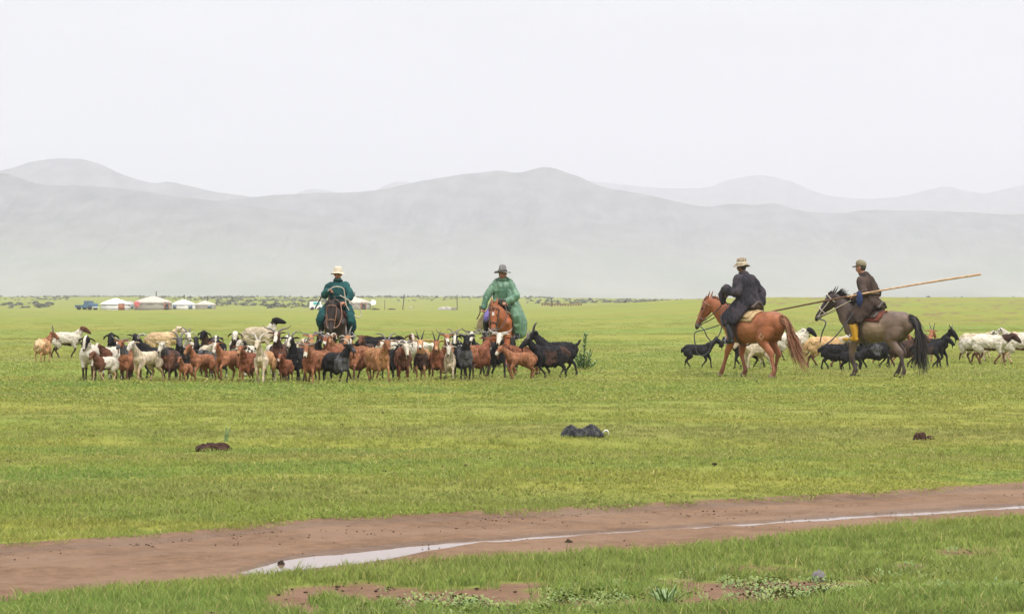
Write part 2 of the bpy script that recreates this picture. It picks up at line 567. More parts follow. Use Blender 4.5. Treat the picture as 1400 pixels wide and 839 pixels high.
# ------------------------------------------------------------------ ground: one sheet out to the foot of the mountains
ys = [-300, -100, -30, -8, 0, 4, 7]
y = 9.0
while y < 10500:
    ys.append(y)
    st = max(0.035, 0.0036 * y * y / 13.0 * 0.6) if y < 40 else max(0.12, y * 0.02)
    y += min(st, 300)
ys.append(10800)
ys = np.array(ys)
us = np.concatenate([[-30, -12, -6, -3, -2, -1.5, -1.25], np.linspace(-1.1, 1.1, 300), [1.25, 1.5, 2, 3, 6, 12, 30]])
def row_x(y):
    wv = 1.2 + 0.215 * max(y, 7.0)
    lim = 5400.0 / wv
    k = np.abs(us) ; mxu = k.max()
    f = np.where(k > 1.25, 1.25 + (k - 1.25) * min(1.0, (lim - 1.25) / (mxu - 1.25)), k)
    return np.sign(us) * f * wv
GX = np.stack([row_x(v) for v in ys]); GY = np.repeat(ys[:, None], len(us), 1)
GZ = terrain(GX, GY)
S_ = road_s(GX, GY)
GZ = GZ - 0.05 * sstep(0.03, 0.12, S_) * sstep(0.97, 0.88, S_)
soil = soil_at(GX, GY)
GZ = GZ - 0.015 * soil * (S_ < 0)
nr_, nc_ = GX.shape
V = np.stack([GX, GY, GZ], -1).reshape(-1, 3)
ii = (np.arange(nr_ - 1)[:, None] * nc_ + np.arange(nc_ - 1)[None]).ravel()
Fq = np.stack([ii, ii + 1, ii + nc_ + 1, ii + nc_], -1)
me = bpy.data.meshes.new('ground')
me.vertices.add(len(V)); me.vertices.foreach_set('co', V.astype(np.float32).ravel())
me.loops.add(len(Fq) * 4); me.loops.foreach_set('vertex_index', Fq.astype(np.int32).ravel())
me.polygons.add(len(Fq)); me.polygons.foreach_set('loop_start', (np.arange(len(Fq)) * 4).astype(np.int32))
me.polygons.foreach_set('loop_total', np.full(len(Fq), 4, np.int32))
me.update(calc_edges=True); me.validate()
a_ = me.attributes.new('soil', 'FLOAT', 'POINT'); a_.data.foreach_set('value', soil.astype(np.float32).ravel())
me.polygons.foreach_set('use_smooth', [True] * len(me.polygons))
me.materials.append(M['turf'])
ground = bpy.data.objects.new('ground', me); COL.objects.link(ground)
tag(ground, 'grazed green steppe meadow with yellowish streaks and bare soil patches', kind='structure')

# ------------------------------------------------------------------ dirt track and its puddle
PT = [G(x, y, ROAD_Z) for x, y in [(318, 782), (345, 775), (375, 766), (400, 759), (450, 754), (560, 744), (650, 737), (700, 734), (800, 727), (850, 723), (900, 721), (1000, 715), (1100, 708), (1200, 701.5), (1300, 695.5), (1400, 689)]]
PB = [G(x, y, ROAD_Z) for x, y in [(318, 783), (345, 789), (420, 783), (480, 775), (540, 764), (600, 751), (650, 743.5), (700, 740), (800, 732), (900, 726), (1000, 720), (1100, 713.5), (1200, 707), (1300, 701), (1400, 694.5)]]
def _ext(P):
    X = np.array([p[0] for p in P]); Y = np.array([p[1] for p in P])
    return np.append(X, X[-1] + 5), np.append(Y, Y[-1] + 5 * (Y[-1] - Y[-3]) / (X[-1] - X[-3]))
TX, TY = _ext(PT); BX, BY = _ext(PB)
def puddle_p(x, y):
    yt = np.interp(x, TX, TY); yb = np.interp(x, BX, BY)
    mid = (yt + yb) / 2; hw = (yt - yb) / 2; hw = np.maximum(hw * np.where(hw > .12, .92, 1.3), 0.105)
    hw = hw + 0.22 * (fbm2(x * 2.0, y * 3.4, 41, 5, 0.6) - 0.5) * np.clip(hw / 0.16, .2, 1.2)
    p = 1 - ((y - mid) / np.maximum(hw, 0.012)) ** 2
    p = np.where(x < TX[0], -1.0, p)
    return np.clip(p, -1.5, 1)
xs = np.arange(-9, 14, 0.035); ss = np.linspace(-0.10, 1.08, 100)
RX = np.repeat(xs[:, None], len(ss), 1)
yn = np.interp(xs, NX, NY)[:, None]; yf = np.interp(xs, FX, FY)[:, None]
RY = yn + (yf - yn) * ss[None]
sv_ = np.repeat(ss[None], len(xs), 0)
rel = (fbm2(RX * 5, RY * 5, 51, 6, 0.66) - 0.5) * 0.026 + (fbm2(RX * 0.8, RY * 2.2, 61, 3) - 0.5) * 0.016
rel = rel - 0.010 * np.exp(-((sv_ - 0.72 - 0.05 * (fbm2(RX * .4, RY * 0, 71, 2) - .5)) / 0.10) ** 2)
rel = rel + 0.006 * np.exp(-((sv_ - 0.5) / 0.08) ** 2)
pp = puddle_p(RX, RY)
rel = rel * (1 - 0.45 * sstep(-0.6, 0.3, pp)) - 0.015 * np.maximum(pp, 0) + 0.004 * sstep(0, -1, pp)
inner = sstep(-0.02, 0.08, sv_) * sstep(1.03, 0.94, sv_)
RZ = terrain(RX, RY) + 0.004 + rel * inner - 0.03 * sstep(-0.04, -0.10, sv_) - 0.03 * sstep(1.03, 1.08, sv_)
V = np.stack([RX, RY, RZ], -1).reshape(-1, 3)
nc_ = len(ss)
ii = (np.arange(len(xs) - 1)[:, None] * nc_ + np.arange(nc_ - 1)[None]).ravel()
Fq = np.stack([ii, ii + nc_, ii + nc_ + 1, ii + 1], -1)
me = bpy.data.meshes.new('dirt_road'); me.from_pydata(V.tolist(), [], Fq.tolist()); me.update()
wet_shade = np.clip(sstep(-1.1, 0.1, pp) * .8 + sstep(.54, .68, fbm2(RX * .9, RY * 2.2, 141, 4)) * .25 + .35 * np.exp(-((sv_ - .74 - .06 * (fbm2(RX * .5, RY * 0, 171, 2) - .5)) / .05) ** 2) * fbm2(RX * 2, RY * 4, 172, 3) + .6 * np.exp(-((sv_ - .93) / .06) ** 2), 0, 1)  # puddle and rut damp, plus painted bank shade along the far edge
a_ = me.attributes.new('wet_shade', 'FLOAT', 'POINT'); a_.data.foreach_set('value', wet_shade.astype(np.float32).ravel())
me.polygons.foreach_set('use_smooth', [True] * len(me.polygons))
me.materials.append(M['dirt'])
road = bpy.data.objects.new('dirt_road', me); COL.objects.link(road)
tag(road, 'reddish brown rutted dirt track crossing the meadow', kind='structure')

xs = np.arange(TX[0] - 0.1, 12, 0.12)
yt = np.interp(xs, TX, TY); yb = np.interp(xs, BX, BY)
ex = 0.22 + 0.0 * xs
V = []; Fq = []
for i, x in enumerate(xs):
    for k in range(5):
        q = k / 4
        V.append((x, yb[i] - ex[i] + (yt[i] - yb[i] + 2 * ex[i]) * q, ROAD_Z - 0.0032))
    if i: 
        for k in range(4):
            a0 = (i - 1) * 5 + k
            Fq.append((a0, a0 + 5, a0 + 6, a0 + 1))
me = bpy.data.meshes.new('puddle'); me.from_pydata(V, [], Fq); me.update(); me.materials.append(M['water'])
puddle = bpy.data.objects.new('puddle', me); COL.objects.link(puddle)
tag(puddle, 'long shallow puddle in the wheel rut reflecting the white sky', kind='structure')

# ------------------------------------------------------------------ scattered vegetation (stuff)
def scatter(name, pts, rot, scl, idx, variants, label):
    me = bpy.data.meshes.new(name)
    me.vertices.add(len(pts)); me.vertices.foreach_set('co', np.asarray(pts, np.float32).ravel())
    for nm, tp, ar, key in (('rot', 'FLOAT_VECTOR', rot, 'vector'), ('scl', 'FLOAT_VECTOR', scl, 'vector'), ('idx', 'INT', idx, 'value')):
        a = me.attributes.new(nm, tp, 'POINT')
        a.data.foreach_set(key, np.asarray(ar, np.int32 if tp == 'INT' else np.float32).ravel())
    me.update()
    c = bpy.data.collections.new(name + '_kinds')
    for v in variants: c.objects.link(v)
    o = bpy.data.objects.new(name, me); COL.objects.link(o)
    ng = bpy.data.node_groups.new(name + '_scatter', 'GeometryNodeTree')
    ng.interface.new_socket('Geometry', in_out='INPUT', socket_type='NodeSocketGeometry')
    ng.interface.new_socket('Geometry', in_out='OUTPUT', socket_type='NodeSocketGeometry')
    gi = ng.nodes.new('NodeGroupInput'); go = ng.nodes.new('NodeGroupOutput')
    ip = ng.nodes.new('GeometryNodeInstanceOnPoints')
    ci = ng.nodes.new('GeometryNodeCollectionInfo')
    ci.inputs['Collection'].default_value = c
    ci.inputs['Separate Children'].default_value = True
    ci.inputs['Reset Children'].default_value = True
    def attr(nm, tp):
        n = ng.nodes.new('GeometryNodeInputNamedAttribute'); n.data_type = tp
        n.inputs['Name'].default_value = nm; return n.outputs['Attribute']
    ng.links.new(gi.outputs[0], ip.inputs['Points'])
    ng.links.new(ci.outputs[0], ip.inputs['Instance'])
    ip.inputs['Pick Instance'].default_value = True
    ng.links.new(attr('idx', 'INT'), ip.inputs['Instance Index'])
    e2r = ng.nodes.new('FunctionNodeEulerToRotation')
    ng.links.new(attr('rot', 'FLOAT_VECTOR'), e2r.inputs[0])
    ng.links.new(e2r.outputs[0], ip.inputs['Rotation'])
    ng.links.new(attr('scl', 'FLOAT_VECTOR'), ip.inputs['Scale'])
    ng.links.new(ip.outputs[0], go.inputs[0])
    md = o.modifiers.new('scatter', 'NODES'); md.node_group = ng
    tag(o, label, kind='stuff')
    return o

m, t, b = new_mat('grass_blade')
gc = meadow_color(t)
at = N(t, 'ShaderNodeAttribute'); at.attribute_name = 'bl'
oi = N(t, 'ShaderNodeObjectInfo')
c = mixc(t, maprange(t, at.outputs['Fac'], 0.86, 0.9, 0, 0.75), gc, (0.30, 0.25, 0.10))
c = mixc(t, 1.0, c, maprange(t, at.outputs['Fac'], 0.0, 0.86, 1.0, 1.45), 'MULTIPLY')
c = mixc(t, maprange(t, oi.outputs['Random'], 0.0, 1.0, 0.0, 0.3), c, (0.13, 0.215, 0.035))
t.links.new(c, b.inputs['Base Color'])
b.inputs['Roughness'].default_value = 0.6; b.inputs['Specular IOR Level'].default_value = 0.2
gn = N(t, 'ShaderNodeNewGeometry')
vm = N(t, 'ShaderNodeVectorMath', operation='SCALE'); t.links.new(gn.outputs['Normal'], vm.inputs[0]); vm.inputs['Scale'].default_value = 0.4
va = N(t, 'ShaderNodeVectorMath', operation='ADD'); t.links.new(vm.outputs[0], va.inputs[0]); va.inputs[1].default_value = (0, 0, 0.75)
vn = N(t, 'ShaderNodeVectorMath', operation='NORMALIZE'); t.links.new(va.outputs[0], vn.inputs[0])
t.links.new(vn.outputs[0], b.inputs['Normal'])
tr = N(t, 'ShaderNodeBsdfTranslucent'); t.links.new(c, tr.inputs['Color'])
ms = N(t, 'ShaderNodeMixShader'); ms.inputs[0].default_value = 0.35
t.links.new(b.outputs[0], ms.inputs[1]); t.links.new(tr.outputs[0], ms.inputs[2])
t.links.new(ms.outputs[0], t.nodes['Material Output'].inputs['Surface'])
M['blade'] = m

def tuft(name, n, rad, hmin, hmax, wd, lean=0.5, mat='blade'):
    V = []; Fc = []; bl = []
    for k in range(n):
        r = rad * math.sqrt(random.random()); q = random.uniform(0, 2 * math.pi)
        bx, by = r * math.cos(q), r * math.sin(q)
        h = random.uniform(hmin, hmax); az = random.uniform(0, 2 * math.pi); ln = random.uniform(0.1, lean) * h
        wv = wd * random.uniform(0.7, 1.3); fa = random.uniform(0, math.pi)
        sx, sy = math.cos(fa) * wv / 2, math.sin(fa) * wv / 2
        v = random.random(); base = len(V)
        for (tt, ww) in ((0, 1), (0.45, 0.85), (0.8, 0.5)):
            ox = bx + math.cos(az) * ln * tt * tt; oy = by + math.sin(az) * ln * tt * tt; z = h * tt * (1 - 0.12 * tt) - 0.01 * (tt == 0)
            V += [(ox - sx * ww, oy - sy * ww, z), (ox + sx * ww, oy + sy * ww, z)]
        V.append((bx + math.cos(az) * ln * 1.1, by + math.sin(az) * ln * 1.1, h * 0.9))
        Fc += [(base, base + 1, base + 3, base + 2), (base + 2, base + 3, base + 5, base + 4), (base + 4, base + 5, base + 6)]
        bl += [v] * 7
    me = bpy.data.meshes.new(name); me.from_pydata(V, [], Fc); me.update()
    a = me.attributes.new('bl', 'FLOAT', 'POINT'); a.data.foreach_set('value', np.array(bl, np.float32))
    me.materials.append(M[mat])
    return bpy.data.objects.new(name, me)

variants = [tuft('near_tuft_%02d' % k, 26, 0.075, 0.025, 0.085, 0.0042, 0.7) for k in range(6)]
variants += [tuft('near_tuft_%02d' % (6 + k), 14, 0.03, 0.06, 0.14, 0.0046, 0.6) for k in range(2)]
variants += [tuft('patch_%02d' % k, 90, 0.24, 0.022, 0.07, 0.0075, 0.7) for k in range(4)]
variants += [tuft('spread_%02d' % k, 150, 0.6, 0.025, 0.075, 0.018, 0.7) for k in range(4)]
PTS = []; ROT = []; SCL = []; IDX = []
def grass_band(d0, d1, n, picks, s0, s1, hk=1.0, wide=1.5):
    d = np.exp(rng.uniform(math.log(d0), math.log(d1), n))
    x = rng.uniform(-1, 1, n) * (0.212 * d + wide)
    so = soil_at(x, d)
    s = road_s(x, d)
    lush = fbm2(x / 1.3, d / 0.8, 81, 3)
    keep = rng.random(n) > np.clip(so * 1.15, 0, 1) ** 0.7
    keep &= (rng.random(n) < sstep(0.20, 0.45, lush) * 0.35 + 0.65)
    rag = (fbm2(x * 2.1, d * 2.1, 131, 3) - .5) * .16
    keep &= ~((s + rag > 0.035) & (s + rag < 0.965))
    x, d, s, lush = x[keep], d[keep], s[keep], lush[keep]
    k = len(x)
    PTS.append(np.stack([x, d, terrain(x, d) - 0.004], -1))
    ROT.append(np.stack([rng.normal(0, .08, k), rng.normal(0, .08, k), rng.uniform(0, 6.28, k)], -1))
    sc = rng.uniform(s0, s1, k)
    hh = sc * (0.55 + 0.8 * lush) * hk * (1 - 0.75 * sstep(60, 220, d))
    hh = np.where(s >= 1, hh * (0.65 + 0.35 * sstep(1.0, 1.6, s)), hh)
    SCL.append(np.stack([sc, sc, hh], -1))
    IDX.append(rng.choice(picks, k))
grass_band(9.5, 19, 21000, list(range(6)) * 5 + [6, 7], 0.8, 1.2, 0.82, 1.0)
grass_band(17, 30, 8000, list(range(6)) * 8 + [6, 7], 0.8, 1.15, 0.72, 1.5)
grass_band(17, 48, 10000, [8, 9, 10, 11], 0.8, 1.3, 0.42)
grass_band(36, 200, 8000, [12, 13, 14, 15], 0.8, 1.5, 0.26)
scatter('grass', np.vstack(PTS), np.vstack(ROT), np.vstack(SCL), np.concatenate(IDX), variants, 'short grazed steppe grass covering the meadow')

# low broad-leaved weeds in the trampled soil of the near verge
m, t, b = new_mat('weed_leaf')
oi = N(t, 'ShaderNodeObjectInfo')
c = mixc(t, oi.outputs['Random'], (0.085, 0.15, 0.022), (0.17, 0.21, 0.035))
t.links.new(c, b.inputs['Base Color']); b.inputs['Roughness'].default_value = 0.5
M['weed'] = m
m, t, b = new_mat('dark_weed_leaf')
oi = N(t, 'ShaderNodeObjectInfo')
c = mixc(t, oi.outputs['Random'], (0.11, 0.185, 0.055), (0.20, 0.27, 0.10))
t.links.new(c, b.inputs['Base Color']); b.inputs['Roughness'].default_value = 0.5
M['weed_dark'] = m
def leaf(V, Fc, o, d, up, L, W):
    d = unit(d); s = unit(np.cross(d, up)); o = np.asarray(o, float); b0 = len(V)
    for tt, ww, zz in ((0, .15, 0), (.35, 1, .12), (.7, .8, .1)):
        c_ = o + d * L * tt + np.asarray(up) * L * zz
        V += [tuple(c_ - s * W / 2 * ww), tuple(c_ + s * W / 2 * ww)]
    V.append(tuple(o + d * L))
    Fc += [(b0, b0 + 1, b0 + 3, b0 + 2), (b0 + 2, b0 + 3, b0 + 5, b0 + 4), (b0 + 4, b0 + 5, b0 + 6)]
def rosette(name, n, rad):
    V = []; Fc = []
    for k in range(n):
        q = random.uniform(0, 6.28); e = random.uniform(0.1, 0.9)
        r0 = rad * random.uniform(0, 0.7)
        leaf(V, Fc, (r0 * math.cos(q + 1), r0 * math.sin(q + 1), random.uniform(0.0, 0.03)), (math.cos(q), math.sin(q), e), (0, 0, 1), random.uniform(.012, .028), random.uniform(.007, .014))
    me = bpy.data.meshes.new(name); me.from_pydata(V, [], Fc); me.update(); me.materials.append(M['weed'])
    return bpy.data.objects.new(name, me)
wv = [rosette('rosette_%d' % k, 26, 0.09) for k in range(4)]
n = 16000
d = np.exp(rng.uniform(math.log(11), math.log(15.5), n)); x = rng.uniform(-1, 1, n) * (0.21 * d + 1)
px = 700 + F * x / d; py = YH + F * H / d
zone = np.maximum.reduce([k * np.exp(-((px - cx) / rx) ** 2 - ((py - cy) / ry) ** 2) for cx, cy, rx, ry, k in
        [(680, 832, 130, 12, .7), (1240, 812, 150, 12, .8), (1080, 818, 120, 10, .7), (900, 805, 200, 20, .35), (1330, 785, 120, 25, .35), (750, 818, 90, 12, .5)]])
keep = rng.random(n) < zone * sstep(0.35, 0.6, fbm2(x * 2.5, d * 1.6, 91, 3)) * 0.9
keep &= road_s(x, d) < -0.25
x, d = x[keep], d[keep]; k = len(x)
sc = rng.uniform(.6, 1.3, k)
scatter('low_weeds', np.stack([x, d, terrain(x, d) - 0.01], -1), np.stack([rng.normal(0, .1, k), rng.normal(0, .1, k), rng.uniform(0, 6.28, k)], -1), np.stack([sc, sc, sc], -1), rng.integers(0, 4, k), wv, 'low yellow-green broad-leaved weeds on the near verge')

# far scrub: reads as one grey-green mass beyond the camp
m, t, b = new_mat('scrub_leaf')
oi = N(t, 'ShaderNodeObjectInfo')
c = mixc(t, oi.outputs['Random'], (0.055, 0.06, 0.045), (0.17, 0.175, 0.13))
t.links.new(c, b.inputs['Base Color']); b.inputs['Roughness'].default_value = 0.8
M['scrub'] = m
def shrub(name):
    V = []; Fc = []
    for k in range(110):
        q = random.uniform(0, 6.28); e = random.uniform(0, 1.5); r = random.uniform(.35, 1.0)
        o = (0.6 * r * math.cos(q) * math.cos(e), 0.6 * r * math.sin(q) * math.cos(e), 0.08 + 0.75 * r * math.sin(e) * random.uniform(.6, 1.1))
        leaf(V, Fc, o, (random.gauss(0, 1), random.gauss(0, 1), random.gauss(.5, .6)), (0.3, 0.2, 0.93), random.uniform(.14, .3), random.uniform(.08, .16))
    me = bpy.data.meshes.new(name); me.from_pydata(V, [], Fc); me.update(); me.materials.append(M['scrub'])
    return bpy.data.objects.new(name, me)
sv4 = [shrub('shrub_%d' % k) for k in range(4)]
X = []; Y = []
def shrubs(p0, p1, d0, d1, n, clump=0.0):
    px = rng.uniform(p0, p1, n); d = rng.uniform(d0, d1, n)
    x = (px - 700) / F * d
    if clump:
        k = fbm2(x / 14, d / 40, 95, 3) > clump; x, d = x[k], d[k]
    X.append(x); Y.append(d)
shrubs(-120, 75, 470, 640, 210, 0.44); shrubs(-120, 95, 760, 1020, 300, 0.42)
shrubs(295, 470, 520, 1000, 620, 0.40); shrubs(365, 470, 460, 560, 120, 0.42)
shrubs(190, 330, 760, 1050, 260, 0.42); shrubs(60, 200, 980, 1080, 120)
shrubs(430, 760, 900, 1080, 330, 0.38); shrubs(720, 900, 560, 900, 260, 0.42); shrubs(850, 1060, 700, 950, 200, 0.38)
shrubs(470, 690, 700, 950, 100, 0.5); shrubs(1000, 1500, 330, 340, 14)
x = np.concatenate(X); d = np.concatenate(Y); k = len(x)
sc = rng.uniform(.35, 1.15, k) * np.where(d < 345, 0.35, 1.0)
scatter('scrub', np.stack([x, d, terrain(x, d) - 0.05], -1), np.stack([np.zeros(k), np.zeros(k), rng.uniform(0, 6.28, k)], -1), np.stack([sc * 1.25, sc * 1.25, sc * rng.uniform(.5, .9, k)], -1), rng.integers(0, 4, k), sv4, 'grey green scrub bushes spread over the far edge of the meadow')

# ------------------------------------------------------------------ mountains
m, t, b = new_mat('mountain_slope')
g_ = N(t, 'ShaderNodeNewGeometry')
sp_ = N(t, 'ShaderNodeSeparateXYZ'); t.links.new(g_.outputs['Position'], sp_.inputs[0])
mpn = N(t, 'ShaderNodeMapping'); mpn.inputs['Scale'].default_value = (0.006, 0.0018, 0.012); t.links.new(g_.outputs['Position'], mpn.inputs['Vector'])
n1 = noise_node(t, mpn.outputs['Vector'], 1.0, 7, 0.6)
n2 = noise_node(t, mpn.outputs['Vector'], 4.0, 5, 0.6)
rock = mixc(t, maprange(t, n2.outputs['Fac'], 0.35, 0.65), (0.04, 0.04, 0.05), (0.13, 0.12, 0.125))
misty_sage = mixc(t, maprange(t, n1.outputs['Fac'], 0.4, 0.6), (0.150, 0.165, 0.125), (0.215, 0.22, 0.175))  # grassy lower slopes, lightened further to paint mist over the mountain feet
hgt = N(t, 'ShaderNodeMath', operation='MULTIPLY_ADD'); t.links.new(n1.outputs['Fac'], hgt.inputs[0]); hgt.inputs[1].default_value = 120; t.links.new(sp_.outputs['Z'], hgt.inputs[2])
c = mixc(t, maprange(t, hgt.outputs[0], 70, 200, smooth=True), misty_sage, rock)
t.links.new(c, b.inputs['Base Color']); b.inputs['Roughness'].default_value = 0.95; b.inputs['Specular IOR Level'].default_value = 0.05
M['mountain'] = m

def mountain(name, D, ridge, Lf, label, foot=2.0, rough=0.05, seed=0):
    rx = np.array([(p[0] - 700) / F * D for p in ridge]); rz = np.array([max(2.0, H + (YH - p[1]) / F * D) for p in ridge])
    o = np.argsort(rx); rx = rx[o]; rz = rz[o]
    xs = np.linspace(rx[0], rx[-1], 620)
    A = catmull(np.stack([rx, rz], -1), 12)
    zr = np.interp(xs, A[:, 0], A[:, 1])
    zr = zr + zr * rough * 1.6 * (fbm2(xs / 90.0, xs * 0, seed, 5, 0.6) - 0.5)
    vs = np.concatenate([np.linspace(-0.35, 0, 8)[:-1], np.linspace(0, 1, 60) ** 1.15])
    P = np.zeros((len(vs), len(xs), 3))
    for i, v in enumerate(vs):
        yy = D - v * Lf + 60 * (fbm2(xs / 500, xs * 0 + 3, seed + 5, 3) - 0.5)
        if v <= 0:
            z = zr * (1 - (abs(v) / 0.35) ** 1.5) - 12 * (abs(v) > 0.3)
        else:
            base = zr * (1 - v) ** foot
            spur = (np.abs(fbm2(xs / 230 + v * 0.6, v * 1.6 + xs * 0, seed + 9, 5, 0.55) - 0.5) * 2)
            gul = np.abs(fbm2(xs / 62 + v * .5, v * 1.3 + xs * 0, seed + 19, 5, 0.6) - 0.5) * 2
            z = base * (1 - (0.52 * spur + 0.34 * gul) * np.minimum(1, v * 5) * (1 - v)) - 6 * v
        P[i, :, 0] = xs * (1 - max(v, 0) * Lf / D * 0.6); P[i, :, 1] = yy; P[i, :, 2] = z
    V = P.reshape(-1, 3); nc = len(xs)
    ii = (np.arange(len(vs) - 1)[:, None] * nc + np.arange(nc - 1)[None]).ravel()
    Fq = np.stack([ii, ii + 1, ii + nc + 1, ii + nc], -1)[:, ::-1]
    me = bpy.data.meshes.new(name); me.from_pydata(V.tolist(), [], Fq.tolist()); me.update()
    bm = bmesh.new(); bm.from_mesh(me); bmesh.ops.recalc_face_normals(bm, faces=bm.faces); bm.to_mesh(me); bm.free()
    me.polygons.foreach_set('use_smooth', [True] * len(me.polygons)); me.materials.append(M['mountain'])
    o = bpy.data.objects.new(name, me); COL.objects.link(o)
    tag(o, label, kind='structure')
    return o
mountain('mountain', 3900, [(-700, 300), (-350, 235), (-150, 225), (0, 236), (60, 252), (150, 256), (250, 269), (350, 283), (450, 299), (550, 318), (650, 338), (750, 358), (850, 378), (960, 398), (1100, 409)], 1500, 'long grey hillside sloping down from the left edge', 1.55, 0.02, 3)
mountain('mountain', 5300, [(-900, 290), (-500, 240), (-250, 262), (-80, 250), (0, 233), (40, 222), (85, 217), (130, 223), (170, 239), (210, 251), (235, 250), (290, 262), (340, 270), (420, 285), (520, 310), (650, 350), (800, 409)], 1900, 'rounded hazy peak behind the left hillside', 1.5, 0.02, 13)
mountain('mountain', 4650, [(120, 330), (230, 290), (290, 276), (340, 271), (400, 265), (450, 263), (490, 262), (530, 257), (560, 251), (620, 240), (650, 237), (680, 234), (710, 236), (745, 229), (780, 238), (820, 254), (860, 262), (900, 270), (960, 283), (1000, 279), (1030, 281), (1060, 279), (1100, 289), (1150, 291), (1180, 288), (1250, 288), (1330, 291), (1400, 292), (1600, 280), (1900, 300), (2300, 340)], 1900, 'broad central mountain with a small summit in haze', 1.5, 0.02, 23)
mountain('mountain', 7600, [(300, 330), (400, 268), (440, 259), (490, 268), (545, 249), (600, 262), (700, 280), (760, 262), (800, 247), (870, 255), (960, 257), (1000, 245), (1040, 239), (1080, 248), (1130, 266), (1180, 272), (1230, 270), (1290, 256), (1340, 264), (1400, 253), (1500, 240), (1700, 260), (2000, 300)], 2300, 'faintest distant mountain range on the right', 1.4, 0.02, 33)

# ------------------------------------------------------------------ haze
hz = Geo(); hz.box((0, 5200, 349), (11600, 11600, 702))
m = bpy.data.materials.new('haze_air'); m.use_nodes = True
t = m.node_tree; t.nodes.clear()
o_ = t.nodes.new('ShaderNodeOutputMaterial'); pv = t.nodes.new('ShaderNodeVolumePrincipled')
pv.inputs['Color'].default_value = (0.70, 0.703, 0.797, 1)
pv.inputs['Density'].default_value = 0.00027
pv.inputs['Anisotropy'].default_value = 0.0
t.links.new(pv.outputs[0], o_.inputs['Volume'])
haze = hz.build('haze', m, None, False)
tag(haze, 'pale rain haze filling the valley', kind='stuff')
# ------------------------------------------------------------------ goats and sheep
C_ = dict(ginger=(0.225, 0.095, 0.048), orange=(0.30, 0.145, 0.068), chestnut=(0.175, 0.064, 0.034), tan=(0.37, 0.205, 0.10), black=(0.016, 0.015, 0.016), dark=(0.055, 0.032, 0.024),
          brown=(0.115, 0.052, 0.032), white=(0.47, 0.425, 0.345), cream=(0.43, 0.355, 0.25), grey=(0.07, 0.068, 0.07), wooltan=(0.42, 0.27, 0.13), pink=(0.5, 0.36, 0.28), sand=(0.5, 0.35, 0.2))
def look(base, **k):
    d = dict(base=base, head=None, neck=None, legs=None, blaze=None, muzzle=None, patch=None, thr=0.6, seed=1, chest=None, rump=None, belly=None, ear=None, eye=None, saddle=None)
    d.update(k); return d

def rot2(v, a):
    c, s = math.cos(a), math.sin(a)
    return np.array([v[0] * c - v[1] * s, v[0] * s + v[1] * c])

def ik(a, c, l1, l2, sgn):
    """middle joint of a two-bone limb in the x-z plane"""
    a = np.asarray(a, float); c = np.asarray(c, float)
    d = c - a; L = np.linalg.norm(d); L2 = min(L, (l1 + l2) * 0.999)
    q = (l1 * l1 - l2 * l2 + L2 * L2) / (2 * L2)
    h = math.sqrt(max(0, l1 * l1 - q * q))
    u = d / L; n = np.array([-u[1], u[0]])
    return a + u * q + n * h * sgn

GAITS = {  # foot offset forward (m), lift (m): front-left, front-right, hind-left, hind-right
    'stand': [(0.02, 0), (-0.02, 0), (0.02, 0), (-0.03, 0)],
    'walk': [(0.11, 0.0), (-0.10, 0.01), (-0.09, 0.0), (0.10, 0.015)],
    'walk2': [(-0.10, 0.02), (0.11, 0.0), (0.10, 0.0), (-0.10, 0.01)],
    'trot': [(0.16, 0.12), (-0.08, 0.0), (-0.14, 0.02), (0.10, 0.0)],
    'step': [(0.12, 0.06), (-0.03, 0.0), (-0.05, 0.0), (0.06, 0.0)],
}

